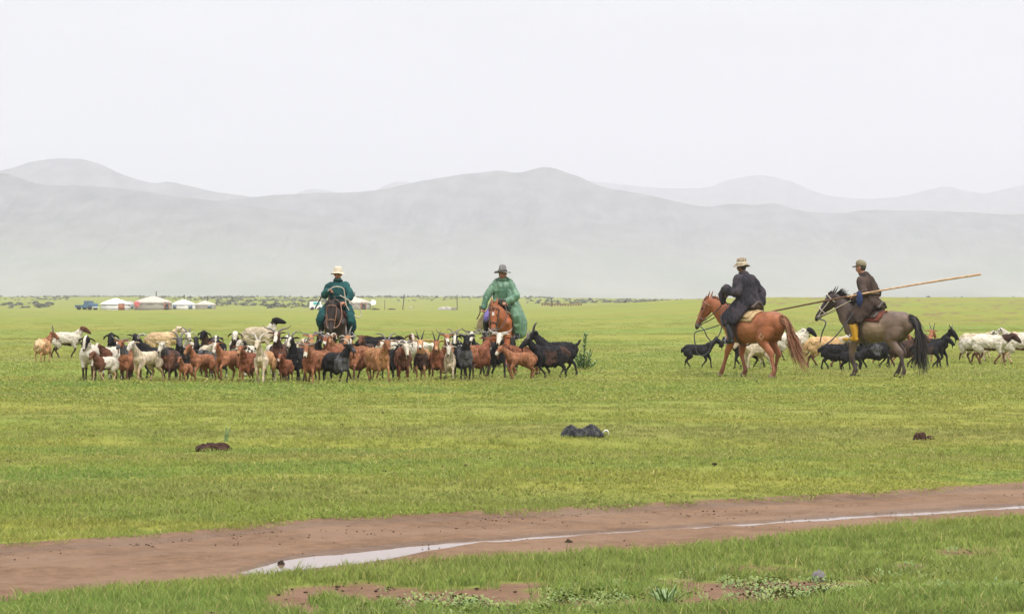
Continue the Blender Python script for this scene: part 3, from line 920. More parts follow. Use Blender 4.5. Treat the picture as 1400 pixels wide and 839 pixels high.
def animal_geo(kind, s, yaw, gait, pitch, hair, ears, tail, nodown, r):
    g = Geo()
    sheep = kind == 'sheep'
    wl = 1.36 if sheep else 1.0
    wl *= hair
    z0 = 0.03 if not sheep else 0.0
    B = [(-0.36, 0, .51), (-0.28, 0, .54), (-0.12, 0, .525), (0.08, 0, .515), (0.22, 0, .52), (0.30, 0, .535)]
    Rr = [(.075, .085), (.115, .125), (.132, .145), (.128, .152), (.115, .15), (.08, .11)]
    g.loft([np.array(p) * s for p in B], [(a * wl * s, b * (wl * .5 + .5) * s) for a, b in Rr], 'body', 14, 4, (0, 1, 0))
    if not sheep and hair > 1.0:      # long belly coat of the cashmere goats
        g.loft([np.array(p) * s for p in [(-0.30, 0, .42), (0, 0, .36), (0.24, 0, .40)]], [(.11 * s, .10 * s), (.135 * s, .12 * s), (.11 * s, .12 * s)], 'body', 12, 4, (0, 1, 0))
    # neck and head
    nb = np.array([0.25, 0, .56]); L = 0.31 if not sheep else 0.28
    y1 = yaw * 0.45
    d1 = np.array([math.cos(pitch) * math.cos(y1), math.cos(pitch) * math.sin(y1), math.sin(pitch)])
    poll = nb + d1 * L
    nk = 1.15 if sheep else (1.1 if hair > 1 else 1.0)
    g.loft([nb * s + np.array([-.06, 0, -.05]) * s, (nb + d1 * L * .35) * s, (nb + d1 * L * .75) * s, poll * s], [(.095 * nk * s, .13 * nk * s), (.075 * nk * s, .10 * nk * s), (.056 * nk * s, .07 * nk * s), (.05 * s, .055 * s)], 'neck', 12, 4, (-math.sin(y1), math.cos(y1), 0))
    hp = -nodown
    hd = np.array([math.cos(hp) * math.cos(yaw), math.cos(hp) * math.sin(yaw), math.sin(hp)])
    hs = np.array([-math.sin(yaw), math.cos(yaw), 0]); hu = np.cross(hd, hs)
    HL = 0.26
    h0 = poll + hu * 0.02 - hd * 0.02
    if sheep:
        hr = [(.058, .062), (.062, .072), (.052, .062), (.038, .044), (.03, .03)]
    else:
        hr = [(.056, .060), (.063, .070), (.050, .058), (.038, .042), (.031, .031)]
    g.loft([(h0 + hd * HL * t_ + hu * z_) * s for t_, z_ in ((0, 0), (.25, .008), (.55, .002), (.85, -.008), (1, -.014))], [(a * s, b * s) for a, b in hr], 'head', 12, 4, hs)
    g.loft([(h0 + hd * HL * .25 - hu * .035) * s, (h0 + hd * HL * .9 - hu * .032) * s], [.036 * s, .02 * s], 'head', 8, 3, hs)   # jaw
    for q in (1, -1):
        e0 = h0 + hd * .02 + hs * q * .045 + hu * .03
        if ears == 'flop': e1 = e0 + hs * q * .085 - hu * .055 - hd * .0; e2 = e0 + hs * q * .115 - hu * .13
        elif ears == 'side': e1 = e0 + hs * q * .08 + hu * .01 - hd * .01; e2 = e0 + hs * q * .145 - hu * .015 - hd * .015
        else: e1 = e0 + hs * q * .05 + hu * .03 - hd * .03; e2 = e0 + hs * q * .09 + hu * .05 - hd * .07
        g.loft([e0 * s, e1 * s, e2 * s], [(.020 * s, .014 * s), (.028 * s, .013 * s), (.012 * s, .010 * s)], 'ear', 8, 3, unit(np.cross(e2 - e0, hd)))
    if not sheep and hair >= 1.0:
        bb = h0 + hd * HL * .82 - hu * .045
        g.loft([bb * s, (bb - np.array([0, 0, .05])) * s, (bb - np.array([0.0, 0, .11])) * s], [.02 * s, .018 * s, .010 * s], 'beard', 8, 3)
    # legs
    ft = GAITS[gait]
    lk = 1.0 if not sheep else .95
    for i, q in ((0, 1), (1, -1)):
        dx, lf = ft[i]
        y = .085 * q
        S0 = np.array([.21, .44]); fo = np.array([.235 + dx, .075 + lf])
        kn = ik(S0, fo, .20, .20, 1 if lf < .05 else 1)
        toe = fo + rot2(np.array([.012, -.058]), -1.3 * min(1, lf * 9) if lf > .03 else 0)
        up = .07 * (1.15 if hair > 1 else 1)
        g.loft([(.2 * s, y * 1.15 * s, .50 * s), (S0[0] * s, y * 1.15 * s, S0[1] * s), ((S0[0] * .45 + kn[0] * .55) * s, y * 1.05 * s, (S0[1] * .45 + kn[1] * .55) * s), (kn[0] * s, y * s, kn[1] * s), ((kn[0] + fo[0]) / 2 * s, y * s, (kn[1] + fo[1]) / 2 * s), (fo[0] * s, y * s, fo[1] * s), (toe[0] * s, y * s, toe[1] * s)],
               [(.055 * s, .10 * s), (up * .8 * s, up * 1.2 * s), (.042 * lk * s, .05 * s), (.029 * s, .032 * s), (.022 * s, .024 * s), (.024 * s, .028 * s), (.027 * s, .031 * s)], 'fleg', 9, 3, (0, 1, 0))
    for i, q in ((2, 1), (3, -1)):
        dx, lf = ft[i]
        y = .09 * q
        hip = np.array([-.27, .46]); st = np.array([-.20 + dx * .3, .345 + lf * .3])
        fo = np.array([-.30 + dx, .075 + lf])
        hk = ik(st, fo, .165, .165, -1)
        toe = fo + rot2(np.array([.014, -.058]), -1.2 * min(1, lf * 9) if lf > .03 else 0)
        g.loft([(hip[0] * s, y * 1.05 * s, hip[1] * s), ((hip[0] + st[0]) / 2 * s, y * 1.1 * s, (hip[1] + st[1]) / 2 * s), (st[0] * s, y * 1.05 * s, st[1] * s), ((st[0] + hk[0]) / 2 * s, y * s, (st[1] + hk[1]) / 2 * s), (hk[0] * s, y * s, hk[1] * s), ((hk[0] + fo[0]) / 2 * s, y * s, (hk[1] + fo[1]) / 2 * s), (fo[0] * s, y * s, fo[1] * s), (toe[0] * s, y * s, toe[1] * s)],
               [(.075 * s, .13 * s), (.068 * s, .11 * s), (.055 * s, .075 * s), (.038 * s, .045 * s), (.027 * s, .033 * s), (.022 * s, .024 * s), (.024 * s, .028 * s), (.027 * s, .031 * s)], 'hleg', 9, 3, (0, 1, 0))
    if sheep:
        g.loft([(-.36 * s, 0, .57 * s), (-.425 * s, 0, .52 * s), (-.43 * s, 0, .43 * s)], [(.075 * s, .05 * s), (.09 * s, .05 * s), (.06 * s, .04 * s)], 'tail', 10, 3, (0, 1, 0))
    elif tail == 'up':
        g.loft([(-.36 * s, 0, .58 * s), (-.43 * s, 0, .64 * s), (-.47 * s, 0, .70 * s)], [.035 * s, .032 * s, .016 * s], 'tail', 8, 3, (0, 1, 0))
    else:
        g.loft([(-.37 * s, 0, .57 * s), (-.43 * s, 0, .53 * s), (-.445 * s, 0, .44 * s)], [.035 * s, .034 * s, .018 * s], 'tail', 8, 3, (0, 1, 0))
    g.frames['head'] = (h0 * s, hd, hs, hu, HL * s)
    return g

def animal_color(lk, s, kd='goat'):
    def f(co, nr, tg, tt, g):
        n = len(co)
        col = np.tile(np.array(lk['base'], float), (n, 1))
        wob = fbm(co * 14 / s, lk['seed'] + 3, 3) - 0.5
        def put(mask, c):
            if c is not None: col[mask] = c
        leg = (tg == 'fleg') | (tg == 'hleg')
        put((tg == 'tail'), lk['rump'])
        put((tg == 'body') & (co[:, 0] < (-.22 + .10 * wob) * s), lk['rump'])
        put((tg == 'body') & (co[:, 0] > (.13 + .16 * wob) * s), lk['chest'])
        put((tg == 'fleg') & (tt + .2 * wob < .4), lk['chest'])
        put((tg == 'body') & (co[:, 2] < (.39 + .06 * wob) * s), lk['belly'])
        if lk['saddle'] is not None:
            put((tg == 'body') & (np.hypot((co[:, 0] - .05 * s) / .16, (co[:, 2] - .46 * s) / .13) + 1.1 * wob < 1.0 * s), lk['saddle'])
        put(tg == 'neck', lk['neck'])
        put((tg == 'neck') & (tt + .5 * wob > .72), lk['head'])
        if lk['patch'] is not None:
            nz_ = fbm(co * 4.2 / s + lk['seed'] * 7.1, lk['seed'], 3, .45)
            put(((tg == 'body') | (tg == 'neck') | (tg == 'hleg') | (tg == 'fleg')) & (nz_ > lk['thr']), lk['patch'])
        put(leg & (tt + .25 * wob > .42), lk['legs'])
        hm = (tg == 'head') | (tg == 'ear') | (tg == 'beard')
        put(hm, lk['head'])
        h0, hd, hs, hu, HL = g.frames['head']
        rel = co - h0
        la = np.abs(rel @ hs); al = rel @ hd / HL; upv = rel @ hu
        if lk['blaze'] is not None:
            put((tg == 'head') & (la < (.026 + .03 * wob) * s) & (upv > -.005 * s), lk['blaze'])
        if lk['muzzle'] is not None:
            put((tg == 'head') & (al + .2 * wob > .70), lk['muzzle'])
        put(tg == 'ear', lk['ear'])
        # eyes, nostrils, hooves
        put((tg == 'head') & (np.abs(al - .36) < .065) & (la > .036 * s) & (np.abs(upv - .022 * s) < .016 * s), lk['eye'] or (0.01, 0.008, 0.006))
        put((tg == 'head') & (al > .99) & (la < .02 * s), (0.03, 0.022, 0.022))
        put(leg & (tt > .93), (0.035, 0.03, 0.028))
        # weathering: legs and bellies carry mud
        mud = np.clip((.30 * s - co[:, 2]) / (.30 * s), 0, 1) * np.clip(.5 + 1.2 * wob, 0, 1) * .30
        col = col * (1 - mud[:, None]) + np.array((0.12, .075, .05)) * mud[:, None]
        big = fbm(co * 3.0 / s, lk['seed'] + 31, 2) - .5
        fine = fbm(co * np.array([38, 38, 9]) / s, lk['seed'] + 41, 3) - .5
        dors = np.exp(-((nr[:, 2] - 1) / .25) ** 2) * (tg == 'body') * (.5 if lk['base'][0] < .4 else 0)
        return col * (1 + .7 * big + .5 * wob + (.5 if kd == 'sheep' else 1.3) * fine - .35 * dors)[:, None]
    return f

def animal_disp(kind, s, hair, seed):
    def f(co, nr, tg, tt, g):
        b = ((tg == 'body') | (tg == 'neck') | (tg == 'tail')).astype(float) + .4 * (((tg == 'fleg') | (tg == 'hleg')) & (tt < .4))
        if kind == 'sheep':
            k = (fbm(co * 24, seed, 2) - .45) * .040 + (fbm(co * 7, seed + 5, 2) - .5) * .03
        else:
            c2 = co * np.array([26, 26, 7.0])
            k = (np.abs(fbm(c2, seed, 3) - .5) - .12) * (.10 if hair > 1 else .035) + (fbm(co * 6, seed + 5, 2) - .5) * .02
        d = nr * (k * b * s)[:, None]
        if kind == 'goat' and hair > 1:
            low = np.clip((.42 * s - co[:, 2]) / (.2 * s), 0, 1) * (tg == 'body')
            d[:, 2] -= low * np.clip(fbm(co * np.array([20, 20, 2.0]), seed + 9, 2) - .3, 0, 1) * .10 * s
        return d
    return f

def horn_pair(root, fr, s, style, mat, r):
    h0, hd, hs, hu, HL = fr
    b0 = h0 + hd * .02 * s + hu * .045 * s
    for q in (1, -1):
        o = b0 + hs * q * .022 * s
        def P(side, up, back): return o + (hs * q * side + np.array([0, 0, 1.0]) * up - hd * np.array([1, 1, 0]) * back) * s
        if style == 'back': pts = [P(0, 0, 0), P(.03, .09, .02), P(.07, .15, .10), P(.10, .16, .20), P(.13, .12, .29)]; rr = [.024, .022, .017, .011, .004]
        elif style == 'vee': pts = [P(0, 0, 0), P(.03, .10, .0), P(.06, .20, .02), P(.095, .30, .05)]; rr = [.021, .018, .012, .004]
        elif style == 'spread': pts = [P(0, 0, 0), P(.06, .06, .02), P(.15, .10, .05), P(.25, .12, .06), P(.33, .19, .05)]; rr = [.024, .021, .017, .011, .004]
        elif style == 'lyre': pts = [P(0, 0, 0), P(.04, .10, .03), P(.10, .17, .08), P(.19, .20, .12), P(.27, .18, .14)]; rr = [.026, .023, .018, .012, .004]
        elif style == 'curl': pts = [P(0, 0, 0), P(.05, .06, .06), P(.11, .05, .12), P(.15, -.03, .12), P(.16, -.10, .05), P(.17, -.10, -.02)]; rr = [.026, .026, .022, .017, .011, .004]
        elif style == 'wide': pts = [P(0, 0, 0), P(.08, .03, .02), P(.17, .045, .05), P(.25, .09, .07), P(.30, .16, .07)]; rr = [.024, .021, .016, .011, .004]
        elif style == 'upback': pts = [P(0, 0, 0), P(.02, .10, .01), P(.035, .19, .05), P(.06, .27, .13)]; rr = [.024, .021, .014, .004]
        else: pts = [P(0, 0, 0), P(.02, .045, .015), P(.045, .085, .04)]; rr = [.014, .011, .004]
        pts = [o + (p - o) * .72 for p in pts]
        hg = Geo(); hg.loft(pts, [x * s * .9 for x in rr], 'horn', 7, 4)
        hg.build('horn', mat, root)

HERD_N = [0]
def beast(kind, px, py, s, head_to, lk, label, horns=None, yaw=0, gait='stand', pitch=None, hair=1.0, ears=None, tail='down', nod=35, hmat='horn', group=None, name=None, vox=0.0165, lift=0.0):
    HERD_N[0] += 1; r = HERD_N[0]; s = s * .935
    if abs(head_to) < 60: head_to *= .8
    jr = random.Random(r * 77 + 5)
    s *= jr.uniform(.94, 1.06); head_to += jr.uniform(-9, 9); nod += jr.uniform(-12, 10); yaw += jr.uniform(-14, 14)
    pitch = (50 if kind in ('goat', 'kid') else 42) if pitch is None else pitch
    pitch += jr.uniform(-9, 7)
    k = 'sheep' if kind in ('sheep', 'lamb') else 'goat'
    if pitch is None: pitch = 50 if k == 'goat' else 42
    if ears is None: ears = 'flop' if k == 'sheep' else 'side'
    lk = dict(lk); lk['seed'] = lk['seed'] + r
    g = animal_geo(k, s, R(yaw), gait, R(pitch), hair, ears, tail, R(nod), r)
    x, d = G(px, py + 2.6)
    a = R(head_to)
    d = d + 0.24 * s * abs(math.cos(a)) * (1 if math.cos(a) > 0 else 0.9)
    x = (px - 700) / F * d
    o = fuse(g, name or kind, M['wool'] if k == 'sheep' else M['fur'], vox * max(.8, s), None, animal_color(lk, s, k), animal_disp(k, s, hair, r), 3, (x, d, float(terrain(x, d)) - 0.012 + lift), a - math.pi / 2)
    tag(o, label, kind, group or 'goats and sheep of the driven herd')
    if horns: horn_pair(o, g.frames['head'], s, horns, M[hmat], r)
    return o

W, K = C_['white'], C_['black']
c = C_
def BW(**k): return look(W, patch=K, thr=.56, **k)
# --- two stragglers on the left
beast('goat', 59, 493, .92, 165, look(c['tan'], rump=c['sand'], neck=c['ginger'], head=c['ginger']), 'tan goat seen from behind, standing apart at the far left', 'vee', -70, 'stand', 52, 1.15, hmat='horn')
beast('sheep', 91, 487, 1.03, 82, look(W, head=c['brown'], neck=W, legs=c['dark'], belly=c['dark'], rump=None, seed=4), 'white sheep with a brown face trotting right beside the lone tan goat', None, 8, 'trot', 50)
# --- left end of the herd
beast('sheep', 122, 519, 1.03, 5, look(W, head=K, blaze=W, ear=K, legs=c['dark']), 'black-faced sheep with drooping black ears at the left end of the herd', None, 0, 'stand', 55, 1, 'flop', nod=48)
beast('sheep', 148, 517, .96, -38, look(W, head=c['brown'], blaze=W, neck=c['brown'], chest=c['brown'], patch=c['brown'], thr=.70), 'white sheep with a brown white-blazed face right behind the brown-necked lamb', None, 10, 'walk', 40)
beast('lamb', 144, 520.5, .72, -40, look(W, head=c['brown'], neck=c['brown'], chest=c['brown'], legs=c['sand'], belly=c['grey']), 'small lamb with brown head and shoulders walking in the front row', None, 5, 'walk2', 44, .92)
beast('sheep', 158, 511, 1.08, -4, look(W, head=K, neck=K, ear=K, legs=c['dark'], chest=None), 'tall sheep with a black head and black throat looking over the lambs', None, -5, 'stand', 62, nod=45)
beast('lamb', 162, 516, .78, -20, look(c['cream'], legs=c['dark']), 'cream lamb half hidden behind the brown-headed lamb', None, 0, 'stand', 20, .95)
beast('goat', 171, 514, .85, 10, look(W, patch=K, thr=.5, head=K, legs=K), 'white and black goat squeezed behind the ginger curved-horn goat at the left', 'small', 0, 'stand', 45)
beast('goat', 185, 512, .98, -5, look(K), 'black goat looking out behind a ginger goat with curved horns', None, 10, 'stand', 60, 1.1)
beast('goat', 177, 519, .92, -8, look(c['chestnut'], head=c['ginger'], neck=c['grey'], legs=c['brown'], muzzle=c['grey'], chest=c['ginger']), 'ginger goat with grey muzzle and outcurved horns left of the shorn cream kid', 'wide', 0, 'walk', 55, 1.1)
beast('goat', 201, 520, .88, -50, look(c['cream'], head=W, legs=c['sand'], ear=c['pink']), 'hornless shorn cream goat stepping to the left with its head raised', None, 12, 'walk', 58, .95)
beast('sheep', 221, 498, .98, 82, look(c['sand'], head=c['cream'], legs=c['sand']), 'sandy sheep leaping along behind the herd, head turned right', None, 0, 'trot', 55, nod=18, lift=.17)
beast('goat', 217, 513, .98, -110, look(K), 'black goat with pale swept horns behind the shorn cream goat', 'back', 10, 'walk2', 48, 1.1, hmat='horn_pale')
beast('goat', 233, 519, .95, -14, look(c['dark'], head=W, beard=W, neck=c['grey'], chest=c['brown'], ear=W), 'dark brown goat with a cream face and white beard', None, 0, 'walk', 55, 1.15)
beast('goat', 248, 515, .98, 3, look(K, head=c['grey']), 'black goat with long grey horns behind the smallest ginger kid', 'lyre', 8, 'stand', 58, 1.1)
beast('kid', 254, 520.5, .60, -18, look(c['ginger']), 'smallest ginger kid with short horns in front of the black goat', 'small', 5, 'stand', 55, .95, 'side')
beast('goat', 276, 519, .84, -42, look(c['ginger'], rump=c['ginger'], muzzle=c['tan']), 'young hornless ginger goat facing left beside the smallest kid', None, 0, 'walk', 55, 1.0)
beast('goat', 271, 507, .96, -8, look(K), 'black goat with level ears behind the young ginger goat', 'small', 10, 'stand', 55, 1.0)
beast('goat', 258, 506, .95, -10, look(W, ear=W), 'white goat mostly hidden between two black goats', 'back', 15, 'stand', 55)
beast('sheep', 284, 511, .98, 25, look(c['cream'], head=W, legs=c['brown'], belly=c['brown']), 'cream woolly sheep pressed in left of the white-nosed ginger goat', None, 20, 'stand', 30)
beast('sheep', 298, 507, 1.0, 5, look(K, head=K, blaze=W, patch=W, thr=.66), 'black sheep with a broad white blaze and drooping ears', None, 10, 'stand', 52, nod=45)
beast('sheep', 287, 503, 1.0, -10, look(c['dark'], head=K), 'dark sheep with black floppy ears in the rear row', None, -10, 'stand', 52)
beast('goat', 295, 516, .86, -25, look(c['grey'], belly=K, patch=W, thr=.68), 'dark grey goat low behind the white-nosed ginger goat', None, 0, 'stand', 25, 1.1)
beast('goat', 313, 519, .96, -38, look(c['ginger'], blaze=W, muzzle=W, legs=c['ginger']), 'ginger goat with white nose lifting a foreleg, one horn bent aside', 'back', 10, 'step', 55, 1.0, hmat='horn_black')
beast('sheep', 325, 505, 1.0, -12, look(W, head=W, patch=c['dark'], thr=.55, ear=c['dark'], eye=K), 'white sheep with dark eye patches in the rear row', None, -8, 'stand', 52)
beast('sheep', 342, 511, .98, -35, look(W, head=W, neck=K, ear=K, patch=K, thr=.68), 'white sheep with a black neck behind the ginger goats', None, -5, 'walk', 40)
beast('goat', 341, 520, .88, -25, look(c['chestnut'], head=c['ginger'], muzzle=c['tan'], legs=c['chestnut']), 'reddish goat with short horns left of the pale-faced tan goat', 'small', 0, 'walk2', 48, 1.05)
beast('goat', 362, 521.5, .90, -22, look(c['tan'], head=c['cream'], neck=c['cream'], chest=c['cream'], legs=c['cream'], rump=c['orange']), 'tan goat with a cream face, cream chest and upright horns', 'lyre', 0, 'walk', 55, .95, hmat='horn_pale')
beast('sheep', 356, 496, 1.08, 72, look(c['cream'], head=K, neck=W, legs=c['grey'], belly=c['brown']), 'woolly cream sheep with a raised black head behind the herd', None, 8, 'trot', 62, nod=18, lift=.15)
beast('goat', 373, 510, .92, 25, look(W, head=K, blaze=W, patch=K, thr=.5), 'pied goat with dark swept horns left of the widest-horned goat', 'back', 10, 'stand', 50)
beast('goat', 381, 517, 1.06, -3, look(c['dark'], head=c['brown'], blaze=W, chest=c['brown'], rump=c['chestnut']), 'tall dark brown goat with white face stripe and big flared horns', 'spread', 0, 'stand', 64, 1.15)
beast('kid', 391, 520, .70, -4, look(c['chestnut'], muzzle=c['pink']), 'small reddish kid facing front below the tall flared-horn goat', 'small', 0, 'stand', 45, 1.1, 'side')
beast('sheep', 394, 507, 1.0, 5, look(W, head=W, muzzle=c['pink'], ear=W), 'all white sheep with a pinkish nose in the rear row', None, 8, 'stand', 52)
beast('goat', 406, 518, .96, -6, look(K, head=K, blaze=W, muzzle=W, neck=K, patch=W, thr=.72), 'black goat with white striped face left of the wide-horned ginger goat', 'back', 0, 'walk2', 52, 1.1)
beast('sheep', 408, 509, .95, 20, look(c['cream']), 'cream sheep glimpsed behind the white-striped black goat', None, 0, 'stand', 30)
# --- under the first rider
beast('goat', 421, 508, .98, 4, look(c['orange'], legs=c['ginger']), 'orange goat with flat grey horns left of the dark horse', 'wide', 5, 'stand', 56)
beast('goat', 432, 505, 1.0, 8, look(K), 'black goat with coiling horns standing before the dark horse', 'curl', 0, 'stand', 58)
beast('goat', 426, 521.5, .95, -6, look(c['ginger'], muzzle=W, chest=c['chestnut'], rump=c['ginger']), 'ginger goat with a white muzzle, lowered head and wide flat horns', 'wide', 0, 'walk', 46, 1.15, nod=50)
beast('goat', 437, 515, .92, -30, look(c['ginger'], legs=c['dark'], belly=c['dark']), 'ginger goat whose flank shows behind the wide-horned one', 'back', 0, 'stand', 45, 1.1)
beast('goat', 453, 512, 1.0, -12, look(c['chestnut'], muzzle=W, head=c['chestnut']), 'chestnut goat with round curled horns and a white nose tip', 'curl', 0, 'stand', 55, 1.1)
beast('goat', 460, 505, .98, -10, look(c['ginger'], head=c['orange']), 'ginger goat with a pale curled horn nearest the dark horse', 'curl', 10, 'stand', 58, hmat='horn_pale')
beast('goat', 460, 521.5, .88, 48, look(K, chest=c['grey'], muzzle=c['grey']), 'charcoal goat with one pale straight horn, turned right in the front row', 'back', 12, 'stand', 48, 1.1, hmat='horn_pale')
beast('goat', 489, 518, 1.0, -22, look(c['ginger'], head=c['orange'], ear=W, legs=c['brown']), 'orange-faced goat with white cheek and upright grey horns', 'upback', 0, 'walk', 55, 1.15)
beast('goat', 502, 507, .98, -2, look(c['dark'], head=c['brown']), 'dark brown hornless goat behind the long-haired orange goat', None, -8, 'stand', 52)
beast('sheep', 513, 500, 1.05, 80, look(K, legs=K), 'round-backed black sheep at the rear, heading right', None, 0, 'walk', 12)
beast('goat', 536, 515, .95, 20, look(K), 'black goat tucked behind the long-haired orange goat', 'back', 0, 'walk2', 35, 1.1)
beast('goat', 516, 519, 1.0, 28, look(c['orange'], head=c['ginger'], legs=c['orange']), 'long-haired orange goat with shaggy legs and curled horns', 'lyre', -15, 'walk', 52, 1.25)
beast('sheep', 541, 503, 1.05, 75, look(W, patch=c['brown'], thr=.62, legs=c['dark'], head=W), 'white sheep with brown splashes along its back, rear row', None, 0, 'walk', 20)
beast('sheep', 557, 508, 1.02, 12, look(W, head=c['brown'], blaze=W, patch=c['brown'], thr=.6), 'pied sheep with brown striped face behind the white-faced brown one', None, 8, 'stand', 50)
beast('goat', 551, 518, .96, 0, look(c['chestnut'], head=W, neck=c['chestnut'], chest=c['brown']), 'reddish brown goat with a pure white face and curled horns', 'curl', 0, 'stand', 38, 1.2, nod=50)
beast('sheep', 574, 510, 1.02, 40, look(W, legs=c['brown'], belly=c['cream']), 'plain white sheep between the white-faced goat and the straight-horned ones', None, 0, 'stand', 15)
beast('goat', 578, 517, .94, 2, look(c['tan'], head=c['tan'], chest=c['dark'], muzzle=W, rump=c['ginger']), 'tan goat with dark chest and short straight dark horns', 'vee', 0, 'stand', 52, 1.1, hmat='horn_black')
beast('goat', 597, 517, .98, 0, look(c['ginger'], chest=c['chestnut'], muzzle=c['tan'], legs=c['brown']), 'ginger goat with the longest upright V-shaped dark horns', 'vee', 0, 'stand', 54, 1.1, hmat='horn_black')
beast('goat', 612, 509, .98, 5, look(c['ginger'], muzzle=W), 'ginger goat with white nose above the cream kid', 'wide', 5, 'stand', 55)
beast('kid', 615, 517, .80, -3, look(c['cream'], head=W), 'cream kid with small upright horns in the front row', 'vee', 0, 'walk', 50, 1.1, hmat='horn_pale')
beast('sheep', 624, 503, 1.0, -6, look(K, head=K, blaze=W, patch=W, thr=.6), 'black sheep with white face patches and horns in the rear row', 'lyre', 5, 'stand', 55)
beast('goat', 633, 517, .98, 5, look(K, chest=c['grey'], head=K), 'black goat with grey chest facing front left of the chestnut rump', 'wide', 0, 'stand', 58, 1.15, hmat='horn')
beast('goat', 653, 515, .98, 148, look(c['chestnut'], legs=c['dark'], rump=c['ginger']), 'chestnut goat turned away showing its rump', 'back', 10, 'stand', 40, 1.15)
beast('goat', 648, 505, 1.0, 4, look(K, head=W), 'black goat with a white face and dark sideways horns', 'wide', 0, 'stand', 56, hmat='horn_black')
beast('goat', 667, 506, 1.0, -20, look(K), 'black goat with long grey horns in front of the chestnut horse', 'spread', 10, 'stand', 52, hmat='horn')
beast('goat', 674, 513, 1.02, 42, look(K, head=W, saddle=W, legs=K, muzzle=W), 'black goat with white flank patch, white face and wide pale horns', 'wide', -38, 'walk', 46, 1.1, hmat='horn_pale')
beast('goat', 701, 506, .95, 12, look(K, patch=W, thr=.7), 'black goat under the rider in green, right of the wide pale horns', 'small', 0, 'stand', 45)
beast('kid', 712, 515, .80, -62, look(c['ginger'], muzzle=W), 'ginger kid facing left in front of the big black goats', None, 8, 'stand', 42, 1.0, 'up')
beast('goat', 717, 511, .92, -70, look(c['chestnut'], rump=c['ginger']), 'brown goat behind the ginger kid, flank showing', None, 0, 'stand', 20, 1.1)
beast('goat', 761, 511, 1.0, -76, look(K), 'big black goat at the right end of the herd with raised tail', 'upback', 0, 'walk', 52, 1.1, tail='up', hmat='horn_black')
beast('goat', 752, 514, .98, -66, look(K, rump=c['dark'], chest=K, saddle=c['dark']), 'nearer brownish black goat with a pale inner horn', 'upback', 10, 'walk2', 44, 1.15, hmat='horn')
# --- behind the two right-hand riders
g2 = 'goats and sheep behind the right riders'
beast('kid', 954, 502, .86, 62, look(K), 'black kid standing by itself under the bay horse\'s rope', 'small', 10, 'walk', 48, .95, 'up', tail='down', group=g2)
beast('goat', 1022, 502, .95, -78, look(K), 'black goat seen between the legs of the bay horse', None, 0, 'walk', 35, group=g2)
beast('sheep', 1034, 503, .95, -60, look(c['cream'], legs=c['cream']), 'cream sheep striding behind the bay horse\'s belly', None, 0, 'walk', 20, group=g2)
beast('sheep', 1052, 496, .98, 30, look(W, head=c['dark']), 'white sheep with a dark face behind the bay horse\'s tail', None, 10, 'stand', 45, group=g2)
beast('sheep', 1076, 486, 1.02, 85, look(W, head=W, blaze=K, muzzle=K, legs=c['dark']), 'white sheep with a black nose, farther of the pair by the bay tail', None, 0, 'walk', 40, group=g2)
beast('sheep', 1083, 490, 1.02, 72, look(W, head=K, neck=W, legs=c['dark'], patch=c['dark'], thr=.74), 'white sheep with a black face, nearer of the pair by the bay tail', None, 0, 'trot', 45, group=g2)
beast('sheep', 1128, 500, 1.05, 78, look(c['wooltan'], head=W, neck=c['cream'], legs=c['brown'], belly=c['brown']), 'thick-fleeced tan sheep before the dun horse\'s chest', None, 0, 'walk', 18, 1.05, group=g2)
beast('goat', 1143, 503, .92, 75, look(K), 'black goat walking right in front of the tan sheep', None, 0, 'walk', 35, 1.1, group=g2)
beast('kid', 1165, 505, .66, 70, look(K), 'small black kid between the dun horse\'s forelegs', None, 0, 'stand', 20, group=g2)
beast('goat', 1196, 502, .98, 88, look(K, saddle=c['grey']), 'black goat under the belly of the dun horse', None, 0, 'walk2', 30, 1.1, group=g2)
beast('goat', 1213, 497, .95, 60, look(c['ginger']), 'ginger goat glimpsed behind the dun horse\'s hind leg', None, 0, 'walk', 40, group=g2)
beast('goat', 1234, 500, .98, 78, look(c['dark']), 'dark goat hidden behind the dun horse\'s hindquarters', 'small', 0, 'walk', 40, 1.1, group=g2)
beast('goat', 1266, 493, .95, 150, look(c['ginger']), 'ginger goat facing away beyond the wide-horned black goat', 'vee', 0, 'stand', 50, group=g2)
beast('goat', 1274, 500, 1.02, 66, look(K), 'black goat with very wide dark horns beside the dun horse\'s tail', 'spread', -10, 'walk', 56, 1.0, tail='up', hmat='horn_black', group=g2)
beast('goat', 1268, 502, .95, 76, look(K, saddle=c['dark']), 'hornless black goat, nearer of the two by the dun horse\'s tail', None, 0, 'walk2', 38, 1.0, group=g2)
# --- sheep at the right edge
g3 = 'sheep at the right edge'
beast('sheep', 1334, 487, .98, 78, look(c['cream'], head=W, blaze=K, ear=K), 'cream sheep with black ears, farthest left of the right-edge flock', None, 0, 'walk', 30, group=g3)
beast('sheep', 1330, 494, 1.0, 55, look(W, legs=c['brown'], belly=c['brown']), 'white sheep with brown hind legs, rear view at the flock\'s left', None, 0, 'walk2', 10, group=g3)
beast('sheep', 1352, 497, 1.08, 72, look(W, head=c['dark'], neck=c['dark'], legs=c['brown'], belly=c['brown']), 'big white sheep with brown neck and brown leg patches', None, 0, 'walk', 30, group=g3)
beast('sheep', 1362, 491, .95, 85, look(c['cream'], head=c['pink']), 'pinkish cream sheep behind the big brown-necked sheep', None, 0, 'stand', 32, group=g3)
beast('sheep', 1391, 486, 1.02, -82, look(W, head=W, blaze=K, ear=K), 'white sheep with black ears facing left at the right edge', None, -25, 'stand', 46, group=g3)
beast('sheep', 1393, 495, 1.05, 80, look(W, legs=c['sand'], belly=c['brown'], rump=c['cream']), 'clean white sheep cut off by the right edge of the flock', None, 0, 'walk', 30, group=g3)
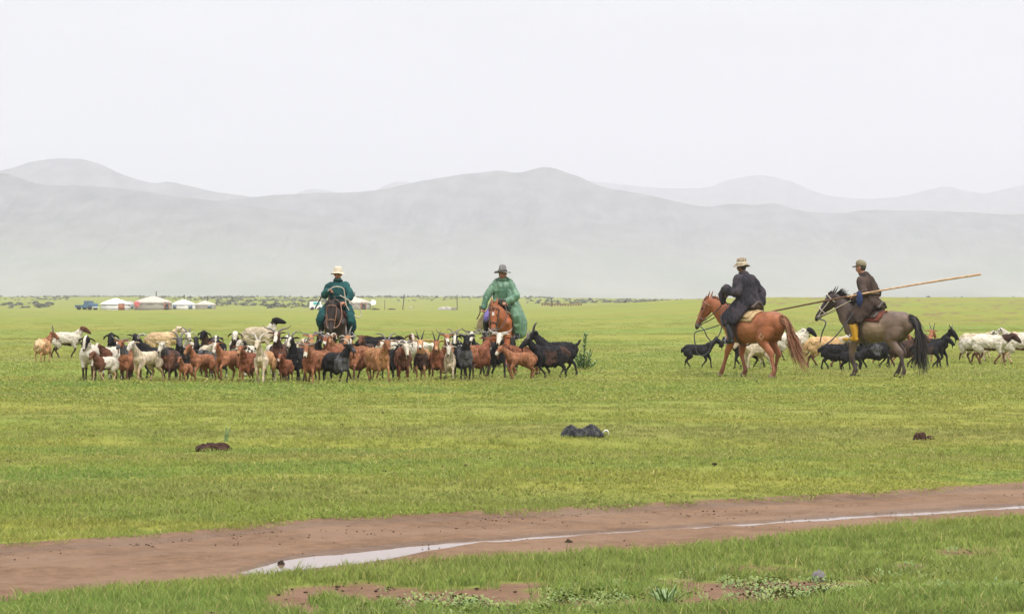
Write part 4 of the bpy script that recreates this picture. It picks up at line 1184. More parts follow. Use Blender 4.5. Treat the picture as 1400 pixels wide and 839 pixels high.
# ------------------------------------------------------------------ horses
def strands(name, mat, parent, roots, n, spread, length_pts, wd=0.012, seed=0):
    """hair: many thin tapered strips following guide curves; roots = list of (point, guide points)"""
    rr = np.random.default_rng(seed)
    V = []; Fc = []
    for k in range(n):
        guide = roots[rr.integers(len(roots))]
        gp = catmull(np.asarray(guide, float), 3)
        L = rr.uniform(.75, 1.05)
        m_ = len(gp)
        off0 = rr.normal(0, 1, 3) * spread[0]; off1 = rr.normal(0, 1, 3) * spread[1]
        nn = max(3, int(m_ * min(L, 1)))
        b0 = len(V)
        sd = unit(rr.normal(0, 1, 3))
        for i in range(nn):
            t_ = i / (nn - 1)
            p = gp[i] + off0 * (1 - t_) + off1 * t_ * t_ + rr.normal(0, .004, 3)
            w_ = wd * (1 - .8 * t_ ** 2)
            V += [tuple(p - sd * w_ / 2), tuple(p + sd * w_ / 2)]
            if i:
                a = b0 + 2 * (i - 1)
                Fc.append((a, a + 1, a + 3, a + 2))
    me = bpy.data.meshes.new(name); me.from_pydata(V, [], Fc); me.update(); me.materials.append(mat)
    me.polygons.foreach_set('use_smooth', [True] * len(Fc))
    o = bpy.data.objects.new(name, me); COL.objects.link(o); o.parent = parent
    return o

def hair_mat(name, c0, c1):
    m, t, b = new_mat(name)
    tcn = N(t, 'ShaderNodeTexCoord'); mpn = N(t, 'ShaderNodeMapping'); mpn.inputs['Scale'].default_value = (22, 22, 2.5)
    t.links.new(tcn.outputs['Object'], mpn.inputs['Vector'])
    n = noise_node(t, mpn.outputs['Vector'], 2.0, 3, 0.6)
    t.links.new(mixc(t, maprange(t, n.outputs['Fac'], .35, .65), c0, c1), b.inputs['Base Color'])
    b.inputs['Roughness'].default_value = 0.55; b.inputs['Specular IOR Level'].default_value = 0.3
    return m
M['hair_black'] = hair_mat('black_horsehair', (0.012, 0.011, 0.012), (0.06, 0.05, 0.045))
M['hair_ginger'] = hair_mat('ginger_horsehair', (0.13, 0.05, 0.025), (0.32, 0.14, 0.065))
M['hair_dark'] = hair_mat('dark_horsehair', (0.02, 0.015, 0.013), (0.07, 0.045, 0.035))
M['hair_red'] = hair_mat('red_horsehair', (0.20, 0.065, 0.022), (0.38, 0.15, 0.055))

def rope(name, pts, r, mat, parent, sub=6):
    g = Geo(); g.loft(pts, [r] * len(pts), 'r', 6, sub)
    return g.build(name, mat, parent)

def loop_pts(c, a, b, u, v, n=14):
    c = np.asarray(c, float); u = unit(u); v = unit(v)
    return [c + u * a * math.cos(q) + v * b * math.sin(q) for q in np.linspace(0, 2 * math.pi, n + 1)]

def horse(px, py, head_to, cols, label, feet, neck_yaw=0.0, neck_pitch=43, nod=60, hair='hair_black', tail_pts=None, mane='right', s=1.0):
    g = Geo()
    # trunk
    g.loft([(-.74, 0, 1.00), (-.60, 0, 1.04), (-.30, 0, 1.00), (.05, 0, .955), (.34, 0, .965), (.50, 0, .96), (.60, 0, .93)],
           [(.11, .15), (.235, .25), (.265, .275), (.275, .295), (.235, .305), (.19, .25), (.10, .14)], 'body', 18, 4, (0, 1, 0))
    g.loft([(.16, 0, 1.16), (.36, 0, 1.20), (.50, 0, 1.12)], [(.07, .09), (.10, .10), (.10, .12)], 'body', 12, 3, (0, 1, 0))   # withers
    g.loft([(-.72, .0, 1.06), (-.52, 0, 1.16), (-.25, 0, 1.14)], [(.10, .10), (.17, .13), (.13, .12)], 'body', 12, 3, (0, 1, 0))  # croup
    ny = R(neck_yaw); npi = R(neck_pitch)
    nb = np.array([.44, 0, 1.05])
    nd = np.array([math.cos(npi) * math.cos(ny), math.cos(npi) * math.sin(ny), math.sin(npi)])
    NL = .66
    poll = nb + nd * NL
    nside = np.array([-math.sin(ny), math.cos(ny), 0])
    g.loft([nb + np.array([-.12, 0, -.06]), nb + nd * .16 + np.array([0, 0, .0]), nb + nd * .36, nb + nd * .54, poll],
           [(.17, .30), (.135, .245), (.10, .19), (.078, .145), (.066, .10)], 'neck', 16, 4, nside)
    hy = ny * 1.25
    hd = np.array([math.cos(R(nod)) * math.cos(hy), math.cos(R(nod)) * math.sin(hy), -math.sin(R(nod))])
    hs = np.array([-math.sin(hy), math.cos(hy), 0]); hu = np.cross(hd, hs); HL = .59
    h0 = poll + hu * .035
    g.loft([h0 + hd * HL * a + hu * b_ for a, b_ in ((0, 0), (.18, .01), (.40, .0), (.65, -.005), (.86, -.012), (1.0, -.03))],
           [(.078, .085), (.092, .10), (.080, .095), (.058, .070), (.055, .060), (.042, .042)], 'head', 14, 4, hs)
    g.loft([h0 + hd * HL * .12 - hu * .055, h0 + hd * HL * .34 - hu * .065, h0 + hd * HL * .6 - hu * .05], [(.05, .07), (.056, .072), (.035, .03)], 'head', 10, 3, hs)
    for q in (1, -1):
        e0 = h0 + hs * q * .05 + hu * .055 - hd * .03
        g.loft([e0, e0 - hd * .07 + hs * q * .012 + np.array([0, 0, .02]), e0 - hd * .125 + hs * q * .012 + np.array([0, 0, .06])], [(.024, .018), (.030, .015), (.010, .008)], 'ear', 8, 3, hs)
    # legs
    for i, q in ((0, 1), (1, -1)):
        dx, lf = feet[i]; y = .145 * q
        S0 = np.array([.36, .78]); fo = np.array([.40 + dx, .15 + lf])
        kn = ik(S0, fo, .335, .315, 1)
        back = 1 if lf > .08 else 0
        toe = fo + rot2(np.array([.055, -.105]), -1.2 * back)
        g.loft([(.42, y * 1.15, 1.02), (S0[0] + .02, y * 1.15, S0[1] + .06), ((S0[0] * .45 + kn[0] * .55), y * 1.05, (S0[1] * .45 + kn[1] * .55)), (kn[0], y, kn[1] + .02), (kn[0] * .85 + fo[0] * .15, y, kn[1] * .85 + fo[1] * .15), (kn[0] * .4 + fo[0] * .6, y, kn[1] * .4 + fo[1] * .6), (fo[0], y, fo[1]), (fo[0] * .4 + toe[0] * .6, y, fo[1] * .4 + toe[1] * .6), tuple([toe[0], y, toe[1]])],
               [(.09, .17), (.085, .13), (.064, .080), (.053, .060), (.041, .046), (.035, .040), (.045, .050), (.043, .048), (.060, .068)], 'fleg', 12, 3, (0, 1, 0))
    for i, q in ((2, 1), (3, -1)):
        dx, lf = feet[i]; y = .15 * q
        hip = np.array([-.50, .98]); st = np.array([-.36 + dx * .3, .735 + lf * .3]); fo = np.array([-.60 + dx, .15 + lf])
        hk = ik(st, fo, .345, .345, -1)
        back = 1 if lf > .08 else 0
        toe = fo + rot2(np.array([.06, -.105]), -1.0 * back)
        g.loft([(hip[0], y * .80, hip[1]), ((hip[0] + st[0]) / 2 - .02, y * .95, (hip[1] + st[1]) / 2), (st[0] - .03, y * 1.0, st[1]), ((st[0] + hk[0]) / 2, y, (st[1] + hk[1]) / 2), (hk[0], y, hk[1]), (hk[0] * .75 + fo[0] * .25, y, hk[1] * .75 + fo[1] * .25), (hk[0] * .3 + fo[0] * .7, y, hk[1] * .3 + fo[1] * .7), (fo[0], y, fo[1]), (fo[0] * .4 + toe[0] * .6, y, fo[1] * .4 + toe[1] * .6), (toe[0], y, toe[1])],
               [(.13, .21), (.125, .19), (.10, .145), (.060, .090), (.050, .074), (.041, .050), (.036, .042), (.043, .050), (.044, .05), (.058, .066)], 'hleg', 12, 3, (0, 1, 0))
    a = R(head_to)
    x, d = G(px, py + 1.5)
    z = float(terrain(x, d)) - .015
    def color(co, nr, tg, tt, gg):
        n = len(co); col = np.tile(np.array(cols['base'], float), (n, 1))
        wob = fbm(co * 5, 3, 3) - .5
        def blend(w_, c_):
            w_ = np.clip(w_, 0, 1)[:, None]; col[:] = col * (1 - w_) + np.array(c_) * w_
        big = fbm(co * 2.2, 17, 3) - .5
        if cols.get('flank'): blend((tg == 'body') * np.exp(-((co[:, 0] + .05) / .3) ** 2 - ((co[:, 2] - .98) / .16) ** 2) * 1.1, cols['flank'])
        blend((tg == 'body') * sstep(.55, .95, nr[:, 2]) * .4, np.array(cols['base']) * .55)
        leg = (tg == 'fleg') | (tg == 'hleg')
        if cols.get('legs'): blend(leg * sstep(.35, .6, tt + .1 * wob), cols['legs'])
        if cols.get('head'): blend(((tg == 'head') | (tg == 'ear')) * 1.0 + (tg == 'neck') * sstep(.0, .8, tt) * .85, cols['head'])
        rel = co - h0; la = np.abs(rel @ hs); al = rel @ hd / HL; up = rel @ hu
        if cols.get('muzzle'): blend((tg == 'head') * sstep(.72, .95, al), cols['muzzle'])
        if cols.get('star'): blend((tg == 'head') * (la < .022) * (up > .03) * (np.abs(al - .30) < .07), (.7, .65, .58))
        if cols.get('brand'):
            bx, bz = -.47, .80
            rr = np.hypot(co[:, 0] - bx, co[:, 2] - bz); q = np.arctan2(co[:, 2] - bz, co[:, 0] - bx)
            blend((co[:, 1] > .08) * (np.abs(rr - .045 - .012 * np.cos(4 * q)) < .011) * .75, (.50, .32, .22))
        blend((tg == 'head') * (np.abs(al - .33) < .05) * (la > .066) * (np.abs(up - .035) < .022), (.008, .006, .006))
        blend((tg == 'head') * (np.abs(al - .96) < .035) * (np.abs(la - .034) < .013) * (up > -.05), (.01, .008, .008))
        blend(leg * (tt > .945), cols.get('hoof', (.05, .042, .036)))
        blend(leg * sstep(.3, .05, co[:, 2]) * np.clip(.4 + wob, 0, 1) * .35, (.13, .085, .055))
        fine = fbm(co * np.array([16, 16, 7]), 44, 3) - .5
        return col * (1 + .75 * big + .5 * wob + .6 * fine)[:, None]
    def disp(co, nr, tg, tt, gg):
        body = ((tg == 'body') | (tg == 'neck') | (tg == 'hleg')).astype(float)
        return nr * ((fbm(co * 4.5, 5, 3) - .5) * .034 * body + (fbm(co * np.array([9, 9, 3.5]), 8, 2) - .5) * .012 * body)[:, None]
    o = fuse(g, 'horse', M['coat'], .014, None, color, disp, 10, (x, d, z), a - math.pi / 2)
    tag(o, label, 'horse', 'horses of the herders')
    # mane and forelock
    sd = -1 if mane == 'right' else 1
    roots = []
    for k in range(14):
        q = k / 13
        p = nb + nd * NL * (.10 + .92 * q) + np.cross(nd, nside) * (.25 - .155 * q) * .92 + np.array([0, 0, .01])
        if mane == 'up':
            upv = np.cross(nd, nside)
            roots.append([p - upv * .03, p + upv * .05 + nside * .01, p + upv * .13 - nd * .03])
        else:
            roots.append([p, p + nside * sd * .06 + np.array([0, 0, .0]), p + nside * sd * .115 + np.array([0, 0, -.10]), p + nside * sd * .135 + np.array([0, 0, -.22])])
    strands('mane', M[hair], o, roots, 520 if mane == 'up' else 340, (.018, .032), None, .022, 5)
    fr = h0 + hu * .09 - hd * .03
    strands('forelock', M[hair], o, [[fr, fr + hd * .09 + hu * .02, fr + hd * .20 + hu * .008]], 34, (.018, .03), None, .015, 6)
    tp = tail_pts or [(-.78, 0, 1.12), (-.88, 0, 1.02), (-.92, 0, .75), (-.93, 0, .45), (-.94, 0, .22)]
    tg_ = Geo(); tpc = np.asarray(tp, float)
    tg_.loft(tpc[:4] * np.array([.985, 1, 1]), [(.045, .05), (.062, .062), (.055, .052), (.02, .02)], 'tail', 10, 4)
    to = tg_.build('tail', M[hair], o)
    strands('hair', M[hair], to, [tp], 420, (.036, .085), None, .020, 9)
    return o, dict(h0=h0, hd=hd, hs=hs, hu=hu, HL=HL, nb=nb, nd=nd, poll=poll, nside=nside, a=a - math.pi / 2, loc=np.array([x, d, z]))

def tack(o, fr, leather, pad_col, pad_mat2=None, reins_to=None, cheek='leather_tan'):
    h0, hd, hs, hu, HL = fr['h0'], fr['hd'], fr['hs'], fr['hu'], fr['HL']
    br = Geo()
    c1 = h0 + hd * HL * .62 - hu * .015
    br.loft(loop_pts(c1, .078, .098, hs, hu), [.011] * 15, 'b', 6, 2)
    c2 = h0 + hd * HL * .10 - hu * .0
    br.loft(loop_pts(c2, .105, .135, hs, hu), [.010] * 15, 'b', 6, 2)
    for q in (1, -1):
        br.loft([c2 + hs * q * .10, h0 + hd * HL * .36 + hs * q * .098 - hu * .02, c1 + hs * q * .079, h0 + hd * HL * .88 + hs * q * .062 - hu * .04], [.010] * 4, 'b', 6, 4)
    br.build('bridle', M[cheek], o)
    for q in (1, -1):
        rg = Geo(); c = h0 + hd * HL * .88 + hs * q * .064 - hu * .04
        rg.loft(loop_pts(c, .028, .028, hd, hu, 10), [.006] * 11, 'b', 5, 1)
        rg.build('bit_ring', M['metal'], o)
    # felt pad, wooden saddle with raised pommel and cantle, girth, stirrups
    def wrap(x0, x1, drop, thick, mat, name):
        g = Geo(); n = 17
        ring = []
        for xx in np.linspace(x0, x1, 6):
            for k in range(n):
                q = (k / (n - 1) * 2 - 1) * drop
                yy = math.sin(q) * (.285 + thick); zz = .965 + math.cos(q) * (.315 + thick) - .012 * math.sin(xx * 11 + k)
                ring.append((xx + .02 * math.sin(k * 1.3), yy, zz))
        V = np.array(ring).reshape(6, n, 3)
        inner = V.copy(); cen = np.array([0, 0, .965]); dv = inner - cen; dv[..., 0] = 0; inner = inner - dv * .07
        A = np.concatenate([V.reshape(-1, 3), inner.reshape(-1, 3)])
        fc = []; m_ = 6 * n
        for i in range(5):
            for k in range(n - 1):
                a0 = i * n + k
                fc.append((a0, a0 + 1, a0 + n + 1, a0 + n)); fc.append((m_ + a0, m_ + a0 + n, m_ + a0 + n + 1, m_ + a0 + 1))
        for k in range(n - 1):
            fc.append((k, m_ + k, m_ + k + 1, k + 1)); b_ = 5 * n + k; fc.append((b_, b_ + 1, m_ + b_ + 1, m_ + b_))
        for i in range(5):
            a0 = i * n; fc.append((a0, a0 + n, m_ + a0 + n, m_ + a0)); a1 = i * n + n - 1; fc.append((a1, m_ + a1, m_ + a1 + n, a1 + n))
        g.add(A, fc)
        return g.build(name, mat, o)
    wrap(-.24, .36, 1.15, .012, pad_col, 'saddle_blanket')
    wrap(-.15, .31, .95, .035, pad_mat2 or M[leather], 'saddle_flap')
    sg = Geo()
    sg.loft([(-.14, 0, 1.38), (0, 0, 1.325), (.15, 0, 1.33), (.28, 0, 1.40)], [(.17, .04), (.15, .045), (.14, .045), (.12, .04)], 's', 12, 4, (0, 1, 0))
    sg.loft([(-.15, -.14, 1.36), (-.165, 0, 1.45), (-.15, .14, 1.36)], [.028, .034, .028], 's', 8, 5)
    sg.loft([(.31, -.11, 1.37), (.33, 0, 1.50), (.31, .11, 1.37)], [.028, .034, .028], 's', 8, 5)
    sg.build('saddle', M[leather], o)
    gg = Geo(); gg.loft(loop_pts((.17, 0, .955), .288, .335, (0, 1, 0), (0, 0, 1), 20), [(.012, .03)] * 21, 'g', 8, 2); gg.build('girth', M[leather], o)
    return o

# ------------------------------------------------------------------ people
def hand(g, w0, d, pn, curl, q):
    """palm, four bent fingers of different lengths and a thumb from the side of the palm"""
    d = unit(d); pn = unit(np.asarray(pn, float) - np.dot(pn, d) * d); wv_ = np.cross(d, pn) * q
    w0 = np.asarray(w0, float)
    g.loft([w0 - d * .02, w0 + d * .03, w0 + d * .085], [(.027, .022), (.040, .018), (.041, .015)], 'hand', 10, 3, wv_)
    for i, L in enumerate((.070, .080, .074, .056)):
        b_ = w0 + d * .085 + wv_ * (.0345 - .023 * i)
        p = [b_]; an = 0
        for k, f in enumerate((.46, .31, .23)):
            an += curl * (.55, .95, .7)[k]
            p.append(p[-1] + (d * math.cos(an) + pn * math.sin(an)) * L * f)
        g.loft(p, [.0098, .0094, .0088, .0078], 'hand', 7, 3)
    t0 = w0 + d * .025 + wv_ * .034
    t1 = t0 + (d * .55 + wv_ * .65 + pn * .35) * .042
    t2 = t1 + (d * .75 + wv_ * .1 + pn * (.3 + .4 * curl)) * .04
    g.loft([t0 - wv_ * .01, t1, t2], [.013, .011, .009], 'hand', 7, 3)

def cloth_disp(amp, seed, sx=9.0):
    def f(co, nr, tg, tt, g):
        q = co + .05 * (np.stack([fbm(co * 5, seed + 1, 2), fbm(co * 5, seed + 2, 2), fbm(co * 5, seed + 3, 2)], -1) - .5)
        r1 = 1 - np.abs(fbm(q * np.array([sx, sx, 3.5]), seed, 3) - .5) * 5
        r2 = fbm(q * np.array([4, 4, 9.0]), seed + 7, 2) - .5
        return nr * (r1 * amp + r2 * amp * 1.2)[:, None]
    return f

def flat_color(c0, c1, seed):
    c0 = np.array(c0); c1 = np.array(c1)
    def f(co, nr, tg, tt, g):
        n_ = sstep(.35, .65, fbm(co * 5.5, seed, 4))[:, None]
        return c0 * (1 - n_) + c1 * n_
    return f
M['cloth'] = attr_mat('coat_cloth', 0.85, 0.12, 60, 0.16, (1, 1, 1), 0.3, 0.003)
M['oilskin'] = attr_mat('wet_raincoat', 0.42, 0.35, 30, 0.10, (1, 1, 1), 0.15, 0.003)

def rider(fr, label, P):
    """a seated rider in the horse's own frame: x forward, y to the rider's left"""
    lean = P.get('lean', .0)
    seat = np.array([P.get('sx', -.02), 0, P.get('sz', 1.42)])
    up_ = seat[2] - 1.42
    def sp(z): return np.array([seat[0] + lean * (z - seat[2]) , 0, z])
    g = Geo()
    hipz, chz, shz, nkz = seat[2], 1.70 + up_, 1.865 + up_, 1.93 + up_
    g.loft([sp(hipz - .03), sp(hipz + .08), sp(hipz + .20), sp(chz), sp(shz - .03), sp(shz + .03)], [(.165, .12), (.16, .115), (.145, .105), (.17, .118), (.165, .10), (.09, .07)], 'torso', 14, 4, (0, 1, 0))
    hc = sp(2.065 + up_) + np.array([P.get('headx', .02), P.get('heady', 0), 0])
    g.loft([sp(shz), sp(nkz), hc + np.array([-.01, 0, -.06])], [(.075, .07), (.056, .058), (.055, .06)], 'skin', 10, 4, (0, 1, 0))
    hy = R(P.get('head_yaw', 0)); hp = R(P.get('head_pitch', -5))
    hf = np.array([math.cos(hp) * math.cos(hy), math.cos(hp) * math.sin(hy), math.sin(hp)]); hs = np.array([-math.sin(hy), math.cos(hy), 0]); hu = np.cross(hf, hs)
    E = lambda f, s_, u: hc + hf * f + hs * s_ + hu * u
    g.loft([E(-.006, 0, .105), E(-.008, 0, .07), E(-.004, 0, .02), E(.006, 0, -.03), E(.020, 0, -.075), E(.030, 0, -.105)], [(.045, .055), (.070, .088), (.075, .095), (.071, .084), (.056, .066), (.034, .036)], 'head', 14, 4, hs)
    g.loft([E(.088, 0, .018), E(.104, 0, -.012), E(.100, 0, -.030)], [(.010, .009), (.014, .014), (.018, .012)], 'head', 8, 3, hs)
    g.loft([E(.076, .05, .030), E(.088, 0, .034), E(.076, -.05, .030)], [.012, .012, .012], 'head', 8, 4)
    g.loft([E(.080, .024, -.058), E(.089, 0, -.057), E(.080, -.024, -.058)], [.008, .011, .008], 'lips', 7, 4)
    for q in (1, -1):
        g.loft([E(.058, q * .045, -.018), E(.03, q * .062, -.015)], [.022, .02], 'head', 7, 2)
        g.loft([E(-.012, q * .076, .022), E(-.02, q * .084, .0), E(-.012, q * .076, -.028)], [(.012, .018), (.012, .022), (.009, .012)], 'head', 7, 3, hf)
    # arms
    for q, key in ((1, 'larm'), (-1, 'rarm')):
        el, wr, hdv, pnv, cu = P[key]
        sh = sp(shz - .045) + np.array([0, q * .175, 0]); el = np.asarray(el, float); wr = np.asarray(wr, float)
        g.loft([sp(shz - .05) + np.array([0, q * .10, 0]), sh, sh * .5 + el * .5, el, el * .5 + wr * .5, wr], [.058, .058, .047, .040, .038, .026], 'arm', 10, 4)
        hand(g, wr + unit(hdv) * .012, hdv, pnv, cu, q)
    # legs
    kn = np.array(P.get('knee', (.36, .34, 1.13))); an = np.array(P.get('ankle', (.27, .36, .75)))
    for q in (1, -1):
        f = np.array([1, q, 1])
        hip = seat + np.array([.02, q * .10, -.03]); k_ = kn * f; a_ = an * f
        g.loft([hip, hip * .5 + k_ * .5 + np.array([0, q * .02, .02]), k_, k_ * .55 + a_ * .45 - np.array([.02, 0, 0]), a_, a_ + np.array([.08, q * .01, -.05]), a_ + np.array([.18, q * .025, -.055])], [.095, .088, .062, .056, .040, .038, .030], 'leg', 10, 4)
    tro = P.get('trousers', (.03, .03, .05)); shirt = P.get('shirt', (.06, .06, .07)); sk = np.array(P.get('skin', (.26, .125, .078)))
    def color(co, nr, tg, tt, gg):
        col = np.tile(sk, (len(co), 1)); wob = fbm(co * 30, 4, 2) - .5
        col = col * (1 + .25 * wob)[:, None]
        col[tg == 'torso'] = shirt; col[tg == 'leg'] = tro
        col[(tg == 'arm') & (tt < .85)] = shirt
        rel = co - hc; fx = rel @ hf; sx_ = rel @ hs; ux = rel @ hu
        hm = (tg == 'head') | (tg == 'lips')
        ch = np.exp(-((np.abs(sx_) - .045) / .02) ** 2 - ((ux + .02) / .025) ** 2) * (fx > .03) * hm
        col += ch[:, None] * np.array([.05, .0, -.005])
        col[hm & (fx > .06) & (np.abs(np.abs(sx_) - .032) < .014) & (np.abs(ux - .012) < .007)] = (.015, .01, .01)
        col[hm & (fx > .06) & (np.abs(np.abs(sx_) - .034) < .022) & (np.abs(ux - .036) < .006)] = (.02, .014, .012)
        col[tg == 'lips'] = sk * np.array([.8, .6, .62])
        return col
    o = fuse(g, 'person', M['skin'], .0072, None, color, None, 2, tuple(fr['loc']), fr['a'])
    tag(o, label, 'person', 'mounted herders')
    # hair under the hat
    hg = Geo()
    hg.loft([E(-.02, 0, .10), E(-.024, 0, .05), E(-.030, 0, .0), E(-.035, 0, -.045)], [(.055, .06), (.078, .085), (.079, .078), (.058, .045)], 'hair', 14, 4, hs)
    hg.build('hair', P.get('hair', M['hair_black']), o)
    # boots
    for q in (1, -1):
        f = np.array([1, q, 1]); k_ = kn * f; a_ = an * f
        bg = Geo()
        top = k_ * .72 + a_ * .28
        bg.loft([top, k_ * .45 + a_ * .55 - np.array([.02, 0, 0]), a_ + np.array([-.01, 0, .03]), a_ + np.array([-.005, 0, -.03])], [(.072, .078), (.068, .074), (.052, .060), (.05, .062)], 'boot', 12, 4, (0, 1, 0))
        bg.loft([a_ + np.array([-.045, 0, -.055]), a_ + np.array([.06, q * .01, -.052]), a_ + np.array([.15, q * .02, -.06]), a_ + np.array([.22, q * .03, -.05])], [(.040, .04), (.044, .042), (.046, .036), (.026, .026)], 'boot', 12, 4, (0, 1, 0))
        col = P.get('boot_col', ((.016, .016, .018), (.035, .033, .034)))
        fuse(bg, 'boot', P.get('boot_mat', M['oilskin']), .011, o, flat_color(col[0], col[1], 5), cloth_disp(.003, 3), 3)
        # stirrup under the sole
        sg = Geo(); c = a_ + np.array([.075, q * .012, -.10])
        sg.loft([c + np.array([0, -.06, 0]), c + np.array([0, .06, 0])], [(.04, .010), (.04, .010)], 's', 8, 2, (1, 0, 0))
        sg.loft([c + np.array([0, -.062, 0]), c + np.array([0, -.058, .09]), c + np.array([0, 0, .15]), c + np.array([0, .058, .09]), c + np.array([0, .062, 0])], [.009] * 5, 's', 6, 4)
        sg.loft([c + np.array([0, 0, .15]), (.10, q * .30, 1.20)], [(.012, .006)] * 2, 's', 6, 3)
        P.setdefault('_st', []).append(sg)
    # coat
    cg = Geo(); w_ = P.get('bulk', 1.0)
    cg.loft([sp(hipz - .07), sp(hipz + .08), sp(hipz + .20), sp(chz), sp(shz - .035), sp(shz + .02), sp(shz + .055)], [(.215 * w_, .165 * w_), (.20 * w_, .155 * w_), (.195 * w_, .15 * w_), (.212 * w_, .158 * w_), (.195 * w_, .135 * w_), (.12, .10), (.085, .085)], 'coat', 16, 4, (0, 1, 0))
    for q, key in ((1, 'larm'), (-1, 'rarm')):
        el, wr, hdv, pnv, cu = P[key]
        sh = sp(shz - .045) + np.array([0, q * .175, 0]); el = np.asarray(el, float); wr = np.asarray(wr, float)
        e = P.get('slv', 1.0)
        pts = [sp(shz - .06) + np.array([0, q * .10, 0]), sh, sh * .5 + el * .5, el, el * .5 + wr * .5, wr - unit(wr - el) * .005]
        rr = [.080 * e, .080 * e, .076 * e, .071 * e, .066 * e, .062 * e]
        cg.loft(pts, rr, 'sleeve', 12, 4)
        if P.get('droop') == key:
            dp = P['droop_pts']
            cg.loft([wr] + list(dp), [.078] + P['droop_r'], 'cuff', 12, 4)
    for q in (1, -1):
        f = np.array([1, q, 1]); k_ = kn * f; a_ = an * f; sl = P.get('skirt', (.35, .35))[0 if q > 0 else 1]; hip_ = seat + np.array([.0, q * .11, -.03])
        hip = seat + np.array([.0, q * .11, -.03])
        end = k_ * (1 - sl) + a_ * sl
        if sl < 0: end = hip_ * (-sl) + k_ * (1 + sl)
        cg.loft([hip, hip * .5 + (end if sl < 0 else k_) * .5 + np.array([0, q * .03, .03]), (hip * .2 + end * .8) if sl < 0 else k_ + np.array([.0, q * .015, .0]), end + np.array([-.03, q * .02, 0])], [(.135, .14), (.105, .115), (.085, .105), (.08, .125)], 'skirt', 12, 4, (0, 1, 0))
        cg.loft([hip + np.array([-.04, 0, .02]), hip * .6 + end * .4 + np.array([-.09, q * .05, 0]), end + np.array([-.11, q * .03, .0])], [(.085, .14), (.065, .15), (.045, .12)], 'skirt', 12, 4, (0, 1, 0))
    cg.loft([sp(hipz) + np.array([-.02, 0, 0]), (seat[0] - .12, 0, hipz - .03), (seat[0] - .19, 0, hipz - .07)], [(.20, .12), (.21, .08), (.18, .05)], 'skirt', 12, 3, (0, 1, 0))
    c0, c1 = P['coat']
    fuse(cg, 'coat', P.get('coat_mat', M['cloth']), .0145, o, flat_color(c0, c1, P.get('seed', 1)), cloth_disp(P.get('fold', .011), P.get('seed', 1) + 20), 3)
    # collar
    kg = Geo(); ck = sp(shz + .065)
    kg.loft(loop_pts(ck + np.array([.005, 0, .0]), .082, .085, (0, 1, 0), (1, 0, .12), 16), [(.034, .016)] * 17, 'c', 8, 2)
    kg.build('collar', P.get('collar_mat', M['leather']), o)
    if P.get('sash'):
        gs = Geo(); gs.loft(loop_pts(sp(hipz + .15), .212 * w_, .168 * w_, (0, 1, 0), (1, 0, 0), 20), [(.035, .016)] * 21, 'c', 8, 2)
        gs.build('sash', P['sash'], o)
    return o, dict(hc=hc, hf=hf, hs=hs, hu=hu, seat=seat, sp=sp)

def hat(kind, fr, o, mats):
    hc, hf, hs, hu = fr['hc'], fr['hf'], fr['hs'], fr['hu']
    Rm = np.stack([hf, hs, hu], 1)
    tilt = Matrix.Rotation(R(-6), 3, 'Y')
    Rm = Rm @ np.array(tilt)
    c = hc + hu * .060 - hf * .010
    g = Geo()
    if kind == 'bucket':
        def wob(r, z, q): return r * (1 + .03 * math.sin(3 * q + 1)), z + (.012 * math.cos(2 * q + .5) if r > .11 else 0) + .004 * math.sin(5 * q)
        g.lathe([(.002, .115), (.045, .113), (.078, .100), (.088, .075), (.094, .02), (.098, .0), (.125, -.022), (.158, -.042), (.162, -.048), (.155, -.050), (.12, -.034), (.094, -.012), (.088, .02), (.07, .085), (.002, .10)], 28, c, Rm, wob=wob, sx=1.08, sy=.98)
        h = g.build('hat', mats[0], o)
        b_ = Geo(); b_.lathe([(.099, -.004), (.104, .0), (.1, .028), (.094, .03)], 28, c, Rm, sx=1.08, sy=.98); b_.build('hat_band', mats[1], h)
    elif kind == 'felt':
        def wob(r, z, q):
            zz = z - (.03 * math.exp(-(math.sin(q) / .35) ** 2) if z > .10 else 0) + (.02 * math.cos(2 * q) if r > .13 else 0)
            return r, zz
        g.lathe([(.002, .150), (.04, .152), (.066, .140), (.080, .10), (.092, .03), (.098, .0), (.13, -.012), (.175, -.018), (.186, -.012), (.186, -.020), (.13, -.024), (.094, -.010), (.085, .03), (.06, .12), (.002, .135)], 30, c, Rm, wob=wob, sx=1.1, sy=.97)
        h = g.build('hat', mats[0], o)
        b_ = Geo(); b_.lathe([(.099, -.002), (.104, .002), (.099, .032), (.09, .034)], 28, c, Rm, sx=1.1, sy=.97); b_.build('hat_band', mats[1], h)
    else:
        def wob(r, z, q): return r, z + .012 * math.cos(q)
        g.lathe([(.002, .098), (.05, .094), (.085, .070), (.097, .035), (.098, .005), (.094, -.012), (.088, -.012), (.085, .03), (.002, .08)], 26, c, Rm, wob=wob, sx=1.1, sy=.96)
        h = g.build('cap', mats[0], o)
        v = Geo()
        V = []; n = 11
        for k in range(n):
            q = (k / (n - 1) * 2 - 1) * 1.05
            for rr_, zz in ((.095, -.004), (.175 - .028 * abs(q), -.030)):
                V.append((rr_ * math.cos(q) * 1.1, rr_ * math.sin(q) * .96, zz - .018 * q * q))
        V = np.array(V); V2 = V + np.array([0, 0, -.007]); A = np.vstack([V, V2]) @ Rm.T + c
        m_ = 2 * n; fc = []
        for k in range(n - 1):
            a = 2 * k
            fc += [(a, a + 1, a + 3, a + 2), (m_ + a, m_ + a + 2, m_ + a + 3, m_ + a + 1), (a + 1, m_ + a + 1, m_ + a + 3, a + 3), (a, a + 2, m_ + a + 2, m_ + a)]
        fc += [(0, m_, m_ + 1, 1), (m_ - 2, m_ - 1, 2 * m_ - 1, 2 * m_ - 2)]
        v.add(A, fc); v.build('visor', mats[1], h)

